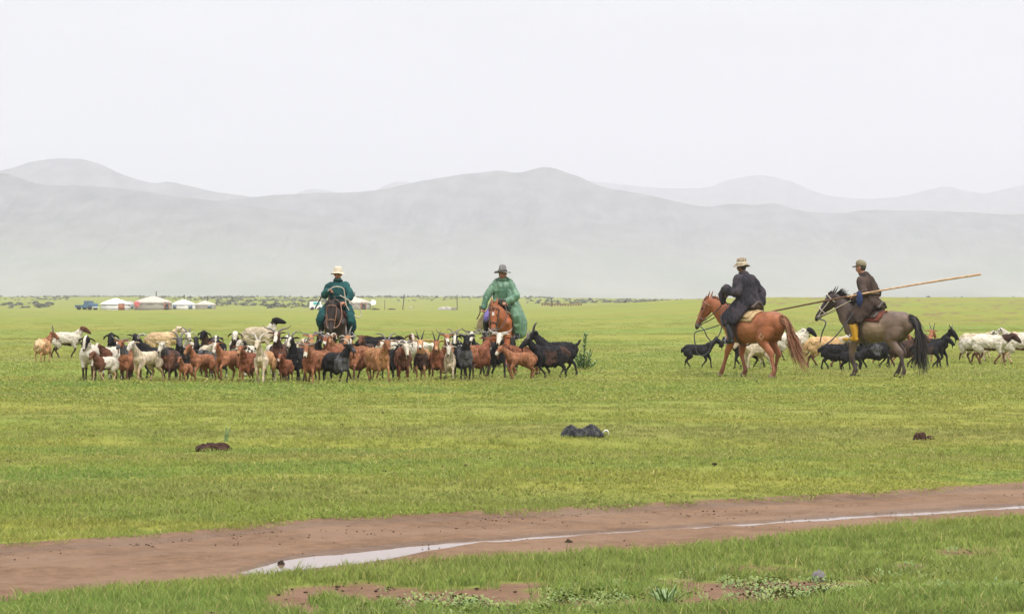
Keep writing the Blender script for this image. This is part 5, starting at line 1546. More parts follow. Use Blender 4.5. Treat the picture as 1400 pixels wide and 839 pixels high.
M['cream_cloth'] = simple('cream_hat_cloth', (0.52, 0.45, 0.34), 0.9, 0.2, 30, 0.3, 0.003, 0.1)
M['felt_grey'] = simple('grey_felt', (0.17, 0.165, 0.155), 0.95, 0.25, 30, 0.3, 0.003, 0.1)
M['band_dark'] = simple('dark_hat_band', (0.05, 0.045, 0.04), 0.9, 0.2, 30, 0.2, 0.002, 0.1)
M['camo'] = simple('mottled_hat_cloth', (0.27, 0.215, 0.15), 0.9, 0.75, 22, 0.3, 0.003, 0.1)
M['olive'] = simple('olive_cap_cloth', (0.19, 0.165, 0.105), 0.9, 0.25, 30, 0.3, 0.003, 0.1)
M['visor'] = simple('dark_visor', (0.07, 0.06, 0.045), 0.7, 0.25, 30, 0.2, 0.002, 0.2)
M['teal_collar'] = simple('teal_collar_cloth', (0.02, 0.075, 0.075), 0.8, 0.2, 30, 0.2, 0.002, 0.1)
M['green_hood'] = simple('green_raincoat_hood', (0.08, 0.165, 0.095), 0.5, 0.2, 20, 0.2, 0.004, 0.3)
M['dark_collar'] = simple('dark_collar_cloth', (0.03, 0.027, 0.032), 0.85, 0.2, 30, 0.2, 0.002, 0.1)
M['felt_tan'] = simple('tan_felt_pad', (0.42, 0.30, 0.16), 0.95, 0.3, 14, 0.5, 0.008, 0.05)
M['felt_red'] = simple('red_brown_pad', (0.14, 0.045, 0.03), 0.9, 0.35, 14, 0.4, 0.006, 0.1)
M['sash_gold'] = simple('brown_sash', (0.10, 0.065, 0.035), 0.7, 0.3, 25, 0.3, 0.003, 0.2)
M['sash_teal'] = simple('dark_teal_sash', (0.02, 0.05, 0.05), 0.8, 0.2, 25, 0.3, 0.003, 0.1)
M['blue_cloth'] = simple('blue_bag_cloth', (0.018, 0.03, 0.085), 0.7, 0.25, 20, 0.4, 0.006, 0.2)
M['wood_pole'] = simple('peeled_willow', (0.42, 0.26, 0.14), 0.6, 0.4, 5, 0.3, 0.003, 0.3, 0, (3, 3, 3))
M['pole_dark'] = simple('dark_pole_wrap', (0.10, 0.05, 0.03), 0.7, 0.4, 14, 0.4, 0.004, 0.2)

def to_local(fr, px, py, depth_off=0.0, base=None):
    """photo pixel, at the horse's distance (+offset), in the horse's own frame"""
    d = (base if base is not None else fr['loc'][1]) + depth_off
    wx = (px - 700) / F * d; wz = H + (YH - py) / F * d
    v = np.array([wx, d, wz]) - fr['loc']
    ca, sa = math.cos(-fr['a']), math.sin(-fr['a'])
    return np.array([v[0] * ca - v[1] * sa, v[0] * sa + v[1] * ca, v[2]])

def stirrups(o, P):
    for sg in P.get('_st', []): sg.build('stirrup', M['metal'], o)

# --- rider in teal on the dark horse
h1, f1 = horse(462, 500.5, -4, dict(base=(.036, .022, .018), head=(.030, .019, .017), muzzle=(.05, .036, .033), legs=(.02, .014, .012)), 'dark brown horse facing front under the rider in teal', [(.05, 0), (-.06, 0), (.0, 0), (.08, 0)], 1, 31, 72, 'hair_dark')
tack(h1, f1, 'leather', M['felt_red'])
P1 = dict(lean=.02, coat=((.010, .048, .050), (.020, .082, .080)), skirt=(.55, .30), seed=2, larm=((.10, .285, 1.60), (.28, .20, 1.45), (.8, -.5, -.1), (0, -.4, -.9), 1.1), rarm=((.10, -.285, 1.61), (.32, -.16, 1.69), (.55, .8, .1), (.6, -.3, -.6), 1.15),
          trousers=(.02, .025, .045), collar_mat=M['teal_collar'], sash=M['sash_teal'], boot_col=((.012, .014, .022), (.03, .034, .05)), skin=(.36, .165, .105), head_yaw=-2, knee=(.33, .32, 1.10), ankle=(.24, .345, .73), slv=1.0, fold=.022)
p1, q1 = rider(f1, 'person in a long teal robe and cream bucket hat riding the dark horse', P1)
hat('bucket', q1, p1, (M['cream_cloth'], M['cream_cloth'])); stirrups(h1, P1)
rg = Geo()
hb = f1['h0'] + f1['hd'] * f1['HL'] * .88
for q, e in ((1, (.34, .10, 1.45)), (-1, (.36, -.10, 1.50))):
    b_ = hb + f1['hs'] * q * .066 - f1['hu'] * .04
    rg.loft([b_, b_ * .5 + np.array([.62, q * .19, 1.0]) * .5, (.62, q * .17, 1.15), (.45, q * .13, 1.36), e], [.011] * 5, 'r', 6, 5)
rg.build('reins', M['leather_tan'], h1)
rp = rope('rope', [(.40, -.16, 1.70), (.40, -.02, 1.79), (.36, .16, 1.76), (.34, .20, 1.60), (.33, .24, 1.36), (.32, .38, 1.18), (.30, .50, 1.12), (.26, .56, 1.2), (.28, .48, 1.34), (.32, .30, 1.48), (.36, .10, 1.60)], .013, M['rope'], None)
rp.location = tuple(f1['loc']); rp.rotation_euler = (0, 0, f1['a'])
tag(rp, 'pale rope looping from the raised hand of the rider in teal', 'rope')
rp = rope('whip', [(.14, -.34, 1.58), (.18, -.40, 1.46), (.22, -.47, 1.32)], .016, M['rope_dark'], None)
rp.location = tuple(f1['loc']); rp.rotation_euler = (0, 0, f1['a'])
tag(rp, 'short dark whip beside the elbow of the rider in teal', 'whip')

# --- rider in green on the chestnut horse
h2, f2 = horse(687, 500.5, -6, dict(base=(.30, .088, .032), head=(.31, .095, .034), muzzle=(.13, .06, .045), star=1, legs=(.24, .075, .03)), 'chestnut horse with a white star facing front under the rider in green', [(.04, 0), (-.04, 0), (.05, 0), (-.03, 0)], -5, 25, 72, 'hair_red')
tack(h2, f2, 'leather', M['felt_tan'], cheek='leather')
P2 = dict(lean=.0, coat=((.055, .130, .072), (.105, .195, .118)), skirt=(.8, -.45), seed=6, bulk=1.02, larm=((.16, .32, 1.58), (.42, .13, 1.45), (.9, -.35, -.2), (0, -.3, -1), 1.2), rarm=((.06, -.33, 1.60), (.18, -.40, 1.34), (.35, -.1, -.95), (.7, .5, .2), 1.1),
          trousers=(.13, .10, .30), collar_mat=M['green_hood'], coat_mat=M['oilskin'], boot_col=((.012, .012, .013), (.03, .028, .028)), skin=(.33, .16, .105), head_yaw=-22, slv=1.0, fold=.024, knee=(.34, .32, 1.12), ankle=(.26, .34, .74), hood=1)
p2, q2 = rider(f2, 'person in a loose green raincoat and grey felt hat riding the chestnut horse', P2)
hat('felt', q2, p2, (M['felt_grey'], M['band_dark'])); stirrups(h2, P2)
hg = Geo()
hg.loft([(-.09, .17, 1.90), (-.16, 0, 1.95), (-.09, -.17, 1.90)], [(.05, .05), (.06, .09), (.05, .05)], 'hood', 12, 5)
fuse(hg, 'hood', M['oilskin'], .0145, p2, flat_color((.055, .130, .072), (.105, .195, .118), 8), cloth_disp(.012, 5), 3)
fl = Geo()
fl.loft([(.04, .16, 1.66), (.05, .27, 1.40), (.06, .36, 1.16), (.06, .41, .95), (.06, .42, .74)], [(.11, .10), (.21, .10), (.27, .10), (.30, .095), (.27, .085)], 'flap', 16, 5, (1, 0, 0))
fl.loft([(-.05, .20, 1.50), (-.10, .36, 1.22), (-.12, .45, 1.0), (-.12, .47, .84)], [(.10, .08), (.16, .08), (.18, .07), (.14, .06)], 'flap', 12, 5, (1, 0, 0))
fuse(fl, 'coat_tail', M['oilskin'], .0145, p2, flat_color((.055, .130, .072), (.105, .195, .118), 9), cloth_disp(.020, 6), 2)
fl = Geo()
fl.loft([(-.08, -.34, 1.22), (-.10, -.46, 1.02), (-.12, -.55, .84)], [(.07, .02), (.10, .018), (.07, .015)], 'flap', 10, 4, (0, 1, .1))
fuse(fl, 'coat_lining', M['cloth'], .012, p2, flat_color((.36, .29, .16), (.44, .36, .22), 9), cloth_disp(.008, 6), 3)
rg = Geo(); hb = f2['h0'] + f2['hd'] * f2['HL'] * .88
for q in (1, -1):
    b_ = hb + f2['hs'] * q * .066 - f2['hu'] * .04
    rg.loft([b_, b_ * .5 + np.array([.66, q * .19, 1.02]) * .5, (.64, q * .17, 1.18), (.50, q * .10, 1.42), (.49, .12, 1.50)], [.011] * 5, 'r', 6, 5)
rg.build('reins', M['leather'], h2)
rp = rope('whip', [(.26, -.47, 1.36), (.26, -.47, 1.22), (.30, -.53, 1.08)], .014, M['pole_dark'], None)
rp.location = tuple(f2['loc']); rp.rotation_euler = (0, 0, f2['a'])
tag(rp, 'short brown riding whip in the lowered hand of the rider in green', 'whip')

# --- rider in the dark robe on the bay horse
h3, f3 = horse(1028, 514.5, -138, dict(base=(.265, .088, .036), legs=(.23, .085, .045), muzzle=(.09, .05, .042), flank=(.30, .115, .05), brand=1, hoof=(.22, .15, .11)), 'reddish bay horse with a pale brand on its thigh, walking left', [(.24, .0), (-.10, 0), (-.10, 0), (.15, 0)], 14, 38, 58, 'hair_ginger',
               [(-.76, 0, 1.14), (-.88, .0, 1.08), (-.97, -.02, .86), (-1.08, -.06, .55), (-1.26, -.12, .24)])
tack(h3, f3, 'leather', M['felt_tan'], M['felt_tan'], cheek='leather_tan')
P3 = dict(lean=.20, sx=.10, sz=1.49, slv=1.12, bulk=1.18, coat=((.022, .020, .026), (.046, .038, .044)), skirt=(.12, .12), seed=11, larm=((.10, .32, 1.64), (.32, .30, 1.67), (.7, 0, -.7), (-.4, 0, -.9), 1.0), rarm=((.08, -.34, 1.66), (.03, -.30, 1.44), (0, .1, -1), (.9, 0, 0), 1.0),
          droop='larm', droop_pts=[(.41, .30, 1.71), (.485, .30, 1.62), (.50, .29, 1.45)], droop_r=[.085, .075, .05], trousers=(.025, .03, .10), collar_mat=M['dark_collar'], skin=(.17, .085, .055), head_yaw=8, head_pitch=-8, headx=.04, fold=.022, knee=(.34, .34, 1.14), ankle=(.22, .36, .76))
p3, q3 = rider(f3, 'person in a dark purple-brown robe and mottled bucket hat on the bay horse', P3)
hat('bucket', q3, p3, (M['camo'], M['cream_cloth'])); stirrups(h3, P3)
hb = f3['h0'] + f3['hd'] * f3['HL'] * .88 + f3['hs'] * .066 - f3['hu'] * .04
rg = Geo()
rg.loft([hb, hb * .5 + np.array([.66, .24, 1.33]) * .5 + np.array([0, .02, -.03]), (.64, .24, 1.33), (.50, .29, 1.46)], [.010] * 4, 'r', 6, 5)
hb2 = hb - f3['hs'] * .132
rg.loft([hb2, hb2 * .5 + np.array([.72, -.12, 1.30]) * .5, (.66, -.05, 1.34), (.52, .22, 1.5)], [.010] * 4, 'r', 6, 5)
rg.build('reins', M['leather'], h3)
T3 = lambda a, b_, o_=-.3: to_local(f3, a, b_, o_)
rope('lead_rope', [hb, T3(962, 450), T3(966, 459), T3(972, 468), T3(969, 480), T3(961, 486), T3(953, 482), T3(950.5, 470), T3(950, 455), T3(962, 451), T3(974, 447.5), T3(983, 444)], .0105, M['rope_dark'], h3, 5)
rope('halter_rope', [T3(985, 432), T3(987, 445), T3(983, 458), T3(975, 467), T3(971, 469)], .012, M['rope_dark'], h3, 5)

# --- rider in brown on the dun horse
h4, f4 = horse(1197, 513, -128, dict(base=(.130, .086, .064), flank=(.240, .170, .112), head=(.040, .028, .026), muzzle=(.03, .022, .022), legs=(.05, .034, .03)), 'greyish dun horse with black mane and tail, one foreleg raised', [(-.04, .0), (.22, .17), (-.12, 0), (.17, 0)], 8, 50, 48, 'hair_black',
               [(-.76, 0, 1.15), (-.88, .0, 1.10), (-.96, 0, .86), (-1.0, -.03, .5), (-1.02, -.06, .10)], 'up')
tack(h4, f4, 'leather', M['felt_red'], cheek='rope')
P4 = dict(lean=.24, sx=.12, sz=1.48, coat=((.040, .027, .022), (.068, .046, .036)), skirt=(.08, .12), seed=15, larm=((.06, .36, 1.64), (.28, .30, 1.56), (.75, -.3, .25), (0, -.5, -.9), 1.25), rarm=((.14, -.30, 1.62), (.40, -.06, 1.50), (.9, .3, 0), (0, .3, -1), 1.2),
          trousers=(.035, .028, .026), collar_mat=M['dark_collar'], boot_col=((.42, .22, .012), (.54, .31, .02)), skin=(.36, .165, .105), head_yaw=6, head_pitch=-6, headx=.05, sash=M['sash_gold'], fold=.022, knee=(.32, .34, 1.14), ankle=(.26, .36, .80))
p4, q4 = rider(f4, 'person in a brown robe, olive cap and yellow boots on the dun horse', P4)
hat('cap', q4, p4, (M['olive'], M['visor'])); stirrups(h4, P4)
bg = Geo(); bc = to_local(f4, 1175, 408, -.42)
bg.loft([bc + np.array([0, 0, .11]), bc + np.array([0, 0, .04]), bc - np.array([0, 0, .05]), bc - np.array([0, 0, .12])], [(.035, .035), (.06, .05), (.066, .055), (.045, .04)], 'bag', 12, 4, (1, 0, 0))
bo = fuse(bg, 'pouch', M['blue_cloth'], .012, p4, None, cloth_disp(.008, 31), 3)
hb = f4['h0'] + f4['hd'] * f4['HL'] * .88 + f4['hs'] * .066 - f4['hu'] * .04
T4 = lambda a, b_, o_=-.35: to_local(f4, a, b_, o_)
rg = Geo()
rg.loft([hb, hb * .6 + (T4(1163, 412)) * .4, T4(1163, 411)], [.011] * 3, 'r', 6, 5)
hb2 = hb - f4['hs'] * .132
rg.loft([hb2, hb2 * .5 + np.array([.6, -.05, 1.42]) * .5, (.44, -.04, 1.47)], [.010] * 3, 'r', 6, 5)
rg.build('reins', M['rope'], h4)
rope('lead_rope', [hb + np.array([0, 0, -.03]), T4(1129, 440), T4(1124, 455), T4(1121, 468)], .013, M['rope_dark'], h4, 5)
rp = rope('whip', [T4(1166, 428, -.5), T4(1152, 448, -.5), T4(1138, 464, -.5), T4(1124, 474, -.5)], .014, M['rope_dark'], None, 4)
rp.location = tuple(f4['loc']); rp.rotation_euler = (0, 0, f4['a'])
tag(rp, 'long dark whip hanging from the saddle of the dun horse', 'whip')
# lasso pole held under the arm: one straight shaft through the closed hand
hand_p = np.array(P4['larm'][1]) + unit(P4['larm'][2]) * .10
A_ = to_local(f4, 1056, 425.5, -.20); B_ = to_local(f4, 1340, 375, -.62)
pg = Geo(); nseg = 16
pts = [A_ + (B_ - A_) * t_ + np.array([0, 0, .03 * math.sin(t_ * 3.1)]) for t_ in np.linspace(0, 1, nseg)]
pg.loft(pts, [.012 + .009 * t_ for t_ in np.linspace(0, 1, nseg)], 'p', 8, 3)
po = pg.build('lasso_pole', M['wood_pole'], None, True, tuple(f4['loc']), f4['a'])
tag(po, 'long pale wooden lasso pole held by the rider in the olive cap', 'pole')
wg = Geo(); pts = [A_ + (B_ - A_) * t_ + np.array([0, 0, .03 * math.sin(t_ * 3.1)]) for t_ in np.linspace(0.0, .36, 8)]
wg.loft(pts, [.0155 + .0035 * t_ for t_ in np.linspace(0, 1, 8)], 'p', 8, 3); wg.build('pole_wrap', M['pole_dark'], po)
# ------------------------------------------------------------------ the camp far off
M['felt_white'] = simple('white_ger_canvas', (0.72, 0.71, 0.69), 0.9, 0.06, 2.5, 0.3, 0.03, 0.1)
M['felt_beige'] = simple('weathered_ger_canvas', (0.33, 0.30, 0.255), 0.9, 0.10, 2.5, 0.3, 0.03, 0.1)
M['roof_cream'] = simple('cream_roof_felt', (0.42, 0.385, 0.33), 0.9, 0.10, 2.5, 0.3, 0.03, 0.1)
M['roof_grey'] = simple('grey_roof_felt', (0.32, 0.31, 0.29), 0.9, 0.10, 2.5, 0.3, 0.03, 0.1)
M['orange_paint'] = simple('orange_door_paint', (0.34, 0.12, 0.05), 0.6, 0.2, 5, 0.1, 0.01)
M['dark_open'] = simple('doorway_shade', (0.03, 0.026, 0.024), 0.9, 0.2, 5, 0.1, 0.01)  # flat dark colour painting the shade inside an open doorway
M['stove_pipe'] = simple('sooty_stove_pipe', (0.05, 0.05, 0.05), 0.6, 0.3, 5, 0.1, 0.01)
M['window_glass'] = simple('dull_window_glass', (0.10, 0.13, 0.17), 0.15, 0.1, 3, 0, 0.01, 0.5)
M['band'] = simple('ger_rope_band', (0.45, 0.41, 0.37), 0.9, 0.15, 5, 0.1, 0.01)
M['truck_blue'] = simple('faded_blue_paint', (0.055, 0.12, 0.19), 0.5, 0.2, 2, 0.1, 0.01, 0.4)
M['tyre'] = simple('tyre_rubber', (0.02, 0.02, 0.02), 0.8, 0.2, 10, 0.2, 0.01)
M['white_paint'] = simple('white_paint', (0.74, 0.74, 0.73), 0.5, 0.06, 2, 0.1, 0.01)
M['turquoise'] = simple('turquoise_pane', (0.08, 0.45, 0.45), 0.3, 0.1, 2, 0, 0.01, 0.5)
M['post_wood'] = simple('grey_post_wood', (0.075, 0.065, 0.055), 0.9, 0.3, 6, 0.4, 0.02)
M['plank_red'] = simple('rusty_corral_plank', (0.16, 0.075, 0.045), 0.9, 0.35, 3, 0.4, 0.02)
M['rock_pale'] = simple('pale_rock', (0.36, 0.33, 0.29), 0.9, 0.3, 2, 0.6, 0.05)
M['rock_grey'] = simple('grey_stone', (0.155, 0.14, 0.135), 0.85, 0.3, 20, 0.6, 0.01)
M['dung'] = simple('dark_dung', (0.035, 0.024, 0.018), 0.95, 0.4, 40, 0.7, 0.01, 0.1)
M['soil_dark'] = simple('dark_fresh_soil', (0.055, 0.030, 0.022), 0.95, 0.5, 45, 0.9, 0.02, 0.1)
M['plastic_black'] = simple('crumpled_black_plastic', (0.010, 0.010, 0.012), 0.45, 0.4, 16, 0.5, 0.02, 0.3)
M['plastic_white'] = simple('white_plastic_scrap', (0.65, 0.65, 0.62), 0.5, 0.1, 16, 0.4, 0.01)
M['pink'] = simple('pink_cloth', (0.55, 0.14, 0.14), 0.8, 0.4, 3, 0.2, 0.02)

def thing(name, label, cat, loc, rz=0.0, group=None):
    o = bpy.data.objects.new(name, None); COL.objects.link(o)
    o.empty_display_size = .2
    o.location = loc; o.rotation_euler = (0, 0, rz)
    return tag(o, label, cat, group)

def yurt(px, d, dia, wall, top, wallm, roofm, label, door=None, chim=None, windows=()):
    x = (px - 700) / F * d
    t_ = thing('yurt', label, 'yurt', (x, d, float(terrain(x, d)) - .08), 0, 'yurts of the distant camp')
    r = dia / 2
    g = Geo()
    def wob(rr, z, q): return rr * (1 + .012 * math.sin(9 * q) + .008 * math.sin(23 * q + z * 3)), z
    g.lathe([(r * .99, 0), (r, .05), (r * 1.01, wall * .5), (r, wall), (r * .93, wall + .02)], 48, wob=wob)
    g.build('wall', wallm, t_)
    g = Geo()
    def wob2(rr, z, q): return rr, z - .035 * abs(math.sin(10 * q)) * (rr / r) + .0
    g.lathe([(r * 1.05, wall - .10), (r * 1.045, wall + .02), (r * .80, wall + (top - wall) * .36), (r * .5, wall + (top - wall) * .70), (r * .22, top - .04), (r * .20, top + .05), (.01, top + .10)], 48, wob=wob2)
    g.build('roof', roofm, t_)
    for z in (wall * .3, wall * .78):
        g = Geo(); g.lathe([(r * 1.012, z - .035), (r * 1.03, z - .03), (r * 1.03, z + .03), (r * 1.012, z + .035)], 48); g.build('girdle', M['band'], t_)
    if door is not None:
        a = -math.pi / 2 + door
        fr = Geo(); c = (r * 1.01 * math.cos(a), r * 1.01 * math.sin(a), 0)
        ca, sa = math.cos(a + math.pi / 2), math.sin(a + math.pi / 2)
        for q in (-1, 1): fr.box((c[0] + ca * q * .46, c[1] + sa * q * .46, wall * .48), (.16, .16, wall * .96), a + math.pi / 2)
        fr.box((c[0], c[1], wall * .98), (1.08, .18, .14), a + math.pi / 2)
        f_ = fr.build('door_frame', M['orange_paint'], t_)
        dg = Geo(); dg.box((c[0], c[1], wall * .46), (.76, .10, wall * .90), a + math.pi / 2); dg.build('door', M['dark_open'] if door > .6 else M['orange_paint'], f_)
    for wa in windows:
        a = -math.pi / 2 + wa
        wg_ = Geo(); wg_.box((r * 1.0 * math.cos(a), r * 1.0 * math.sin(a), wall * .52), (.75, .16, wall * .62), a + math.pi / 2); wg_.build('window', M['window_glass'], t_)
    if chim:
        cg_ = Geo(); cg_.loft([(chim, -.1, top - .25), (chim + .03, -.1, top + .8)], [.085, .085], 'c', 8, 2); cg_.build('chimney', M['stove_pipe'], t_)
    return t_
yurt(158, 432, 4.9, 1.15, 1.95, M['felt_white'], M['felt_white'], 'white yurt with an orange door beside the blue pickup', .55, None)
yurt(177, 446, 2.8, .95, 1.45, M['felt_beige'], M['roof_grey'], 'small grey-roofed yurt between the white and the big beige one', None, None, (.35,))
yurt(209, 430, 6.2, 1.35, 2.30, M['felt_beige'], M['roof_cream'], 'largest beige yurt with a black stove pipe and dark open door', .95, .55)
yurt(251, 436, 3.9, 1.05, 1.75, M['felt_white'], M['felt_white'], 'small white yurt with two dark window openings', None, .1, (-.75, .75))
yurt(280.5, 452, 3.6, .85, 1.45, M['felt_beige'], M['roof_cream'], 'smallest cream yurt at the right end of the row', None, .35, (.55,))
yurt(482, 440, 6.0, 1.3, 2.2, M['felt_beige'], M['roof_cream'], 'cream yurt half hidden behind the rider in teal', .72, .35)
x = (187 - 700) / F * 426
o = Geo(); o.loft([(-.35, 0, 1.0), (0, -.1, 1.12), (.35, 0, .95)], [(.05, .5), (.05, .62), (.05, .45)], 'c', 10, 4, (0, 1, 0))
ob = o.build('cloth', M['pink'], None, True, (x, 426, float(terrain(x, 426)) - .2)); tag(ob, 'red and pink cloth hung beside the big beige yurt', 'cloth')

# pickup
d = 428; x = (119 - 700) / F * d
tr = thing('pickup_truck', 'old faded blue pickup parked left of the white yurt', 'truck', (x, d, float(terrain(x, d))), R(-28))
g = Geo(); g.box((-.95, 0, .62), (1.9, 1.6, .42)); g.box((.75, 0, .66), (2.0, 1.6, .55), taper=.97); g.build('body', M['truck_blue'], tr, False)
g = Geo(); g.box((.35, 0, 1.23), (1.15, 1.5, .62), taper=.84); g.build('cab', M['truck_blue'], tr, False)
g = Geo(); g.box((1.25, 0, 1.02), (.9, 1.4, .2), taper=.85); g.build('bonnet', M['truck_blue'], tr, False)
for q in (-1, 1):
    g = Geo(); g.box((.35, q * .70, 1.26), (.62, .07, .36), taper=.9); g.build('window', M['window_glass'], tr, False)
g = Geo(); g.box((.86, 0, 1.26), (.10, 1.2, .38)); g.build('windscreen', M['window_glass'], tr, False)
for wx in (-1.1, 1.15):
    for q in (-1, 1):
        g = Geo(); g.loft([(wx, q * .70, .34), (wx, q * .86, .34)], [(.34, .34)] * 2, 'w', 16, 1, (1, 0, 0)); wo = g.build('wheel', M['tyre'], tr)
        g = Geo(); g.loft([(wx, q * .85, .34), (wx, q * .90, .34)], [(.17, .17)] * 2, 'w', 12, 1, (1, 0, 0)); g.build('rim', M['white_paint'], wo)
g = Geo(); g.box((1.80, 0, .45), (.12, 1.6, .14)); g.build('bumper', M['white_paint'], tr, False)

# white cabin behind the teal rider
d = 425; x = (431 - 700) / F * d
hb_ = thing('cabin_van', 'small white van with a turquoise window left of the rider in teal', 'van', (x, d, float(terrain(x, d))), R(12))
g = Geo(); g.box((0, 0, .85), (1.9, 1.5, 1.15), taper=.94); g.box((.85, 0, .62), (.5, 1.4, .6)); g.build('body', M['white_paint'], hb_, False)
g = Geo(); g.box((0.12, -.74, 1.1), (1.05, .08, .45)); g.build('window', M['turquoise'], hb_, False)
for wx in (-.55, .65):
    for q in (-1, 1):
        g = Geo(); g.loft([(wx, q * .62, .27), (wx, q * .76, .27)], [(.27, .27)] * 2, 'w', 14, 1, (1, 0, 0)); g.build('wheel', M['tyre'], hb_)

# dish, posts, heaps, corral
d = 428; x = (510 - 700) / F * d
t_ = thing('satellite_dish', 'white satellite dish on a short pole right of the cream yurt', 'dish', (x, d, float(terrain(x, d))), 0)
g = Geo(); g.loft([(0, 0, 0), (0, 0, 1.0)], [.04, .04], 'p', 8, 2); g.build('pole', M['post_wood'], t_)
g = Geo(); an = R(55); ax = np.array([[1, 0, 0], [0, math.cos(an), -math.sin(an)], [0, math.sin(an), math.cos(an)]])
g.lathe([(.01, 0), (.25, .04), (.50, .15), (.52, .17), (.48, .17), (.25, .07), (.01, .03)], 24, (0, -.1, 1.15), ax); g.build('dish', M['white_paint'], t_)
def post(px, ytop, d, lean, rad, label):
    x = (px - 700) / F * d; z = float(terrain(x, d)); h = H + (YH - ytop) / F * d - z
    g = Geo(); g.loft([(0, 0, -.2), (lean * .5, 0, h * .5), (lean, 0, h)], [rad, rad * .9, rad * .8], 'p', 8, 3)
    o = g.build('fence_post', M['post_wood'], None, True, (x, d, z)); tag(o, label, 'post', 'old posts around the camp')
post(550.5, 402.5, 425, .28, .085, 'leaning dark post in the open meadow left of the green rider')
post(625, 403, 425, .0, .075, 'upright dark post between the pale rocks and the rider in green')
post(526, 410, 428, 0, .05, 'short thin post among the dark heaps near the dish')
post(507, 411, 424, 0, .06, 'short post directly beside the satellite dish')
post(754, 408, 470, 0, .10, 'dark post standing in the ruined corral')
def lump(name, mat, size, seed, n=1, flat=.6):
    rr = np.random.default_rng(seed); g = Geo()
    for k in range(n):
        c = np.array([rr.normal(0, .55) * size[0] * (n > 1), rr.normal(0, .3) * size[1] * (n > 1), 0])
        f = rr.uniform(.55, 1.0) if n > 1 else 1
        V0 = len(g.v)
        g.ball((0, 0, 0), (size[0] * f, size[1] * f, size[2] * f), 'l', 22, 14)
        V = g.v[V0]
        k_ = .40 + 1.15 * fbm(V / max(size) * 2.0 + seed + k * 3.7, seed + k, 4, .6)
        V = V * k_[:, None]; V[:, 2] = np.where(V[:, 2] < 0, V[:, 2] * .3, V[:, 2])
        g.v[V0] = V + c
    return g
def place(g, name, mat, px, py, label, cat, group=None, sink=.01, smooth=True, rz=0.0):
    x, d = Gt(px, py); z = float(terrain(x, d))
    o = g.build(name, mat, None, smooth, (x, d, z - sink), rz); tag(o, label, cat, group); return o
def far_place(g, name, mat, px, d, label, cat, group=None):
    x = (px - 700) / F * d
    o = g.build(name, mat, None, True, (x, d, float(terrain(x, d)) - .05)); tag(o, label, cat, group); return o
far_place(lump('h', None, (.75, .6, .42), 5, 2), 'dung_heap', M['dung'], 515, 428, 'dark heap next to the satellite dish', 'heap', 'heaps by the camp')
far_place(lump('h', None, (.8, .6, .42), 6, 2), 'dung_heap', M['dung'], 534, 430, 'dark heap halfway between the dish and the leaning post', 'heap', 'heaps by the camp')
far_place(lump('h', None, (1.1, .8, .95), 8, 2), 'rock', M['rock_pale'], 613, 424, 'pale rock outcrop left of the upright post', 'rock')
far_place(lump('h', None, (.5, .4, .5), 9, 1), 'rock', M['rock_grey'], 620, 422, 'small dark rock leaning on the pale outcrop', 'rock')
co_ = thing('corral', 'ruined low corral of rusty red planks on the meadow edge', 'corral', ((768 - 700) / F * 470, 470, float(terrain((768 - 700) / F * 470, 470))), 0)
for k in range(16):
    px_ = -3.6 + k * .48
    g = Geo(); hh = random.uniform(.35, .8); g.box((px_, random.uniform(-.3, .3), hh / 2), (.10, .10, hh), random.random()); g.build('stake', M['plank_red'], co_, False)
for k in range(5):
    for z in (.22, .48):
        g = Geo(); g.box((-3.0 + k * 1.5, random.uniform(-.1, .1), z + random.uniform(-.08, .08)), (1.46, .06, .12), random.uniform(-.08, .08)); g.build('plank', M['plank_red'], co_, False)
beast('goat', 562, 423, .8, 70, look(W, head=c['brown']), 'tiny white goat far off by the leaning post', None, 0, 'stand', 40, group='animals by the camp', vox=.03)
_b = [o for o in COL.objects if o.get('label') == 'tiny white goat far off by the leaning post'][0]
_b.location = ((562 - 700) / F * 424, 424, float(terrain((562 - 700) / F * 424, 424)))

# ------------------------------------------------------------------ small things on the meadow
x, d = Gt(796, 595)
rr_ = np.random.default_rng(5)
nu, nv = 64, 30
U, Vv = np.meshgrid(np.linspace(-1, 1, nu), np.linspace(-1, 1, nv), indexing='ij')
hump = .066 * np.exp(-((U + .62) / .34) ** 2) + .058 * np.exp(-((U - .45) / .42) ** 2) + .035
edge = np.clip(1 - np.maximum(np.abs(U) ** 4, np.abs(Vv) ** 3), 0, 1)
cr = 1 - np.abs(fbm2(U * 3.2 + 5, Vv * 2.4, 201, 5, .62) - .5) * 3.4
Zp = hump * edge ** .6 * (.45 + .7 * cr) + .05 * (np.abs(fbm2(U * 9, Vv * 6, 203, 4, .6) - .5) * 2) * edge
Xp = U * .235 + .03 * (fbm2(U * 4, Vv * 4, 205, 3) - .5); Yp = Vv * .16 + .06 * (fbm2(U * 4 + 9, Vv * 4, 207, 3) - .5)
A = np.stack([Xp, Yp, np.maximum(Zp, .0)], -1).reshape(-1, 3)
B = A * np.array([1.0, 1.0, 1.0]) - np.array([0, 0, .006])
m_ = len(A); fc = []
for i in range(nu - 1):
    for j in range(nv - 1):
        q = i * nv + j
        fc += [(q, q + nv, q + nv + 1, q + 1), (m_ + q, m_ + q + 1, m_ + q + nv + 1, m_ + q + nv)]
pb = Geo(); pb.add(np.vstack([A, B]), fc)
tb = pb.build('plastic_bag', M['plastic_black'], None, False, (x, d, float(terrain(x, d)) + .006), 0, fix=False)
tag(tb, 'crumpled black plastic lying in the grass', 'rubbish')
g = Geo(); g.loft([(-.03, 0, .01), (0, .0, .055), (.03, 0, .05), (.045, 0, .0)], [(.03, .008)] * 4, 's', 8, 4, (0, 1, 0))
place(g, 'plastic_scrap', M['plastic_white'], 827, 594, 'white plastic scrap at the right end of the black plastic', 'rubbish')
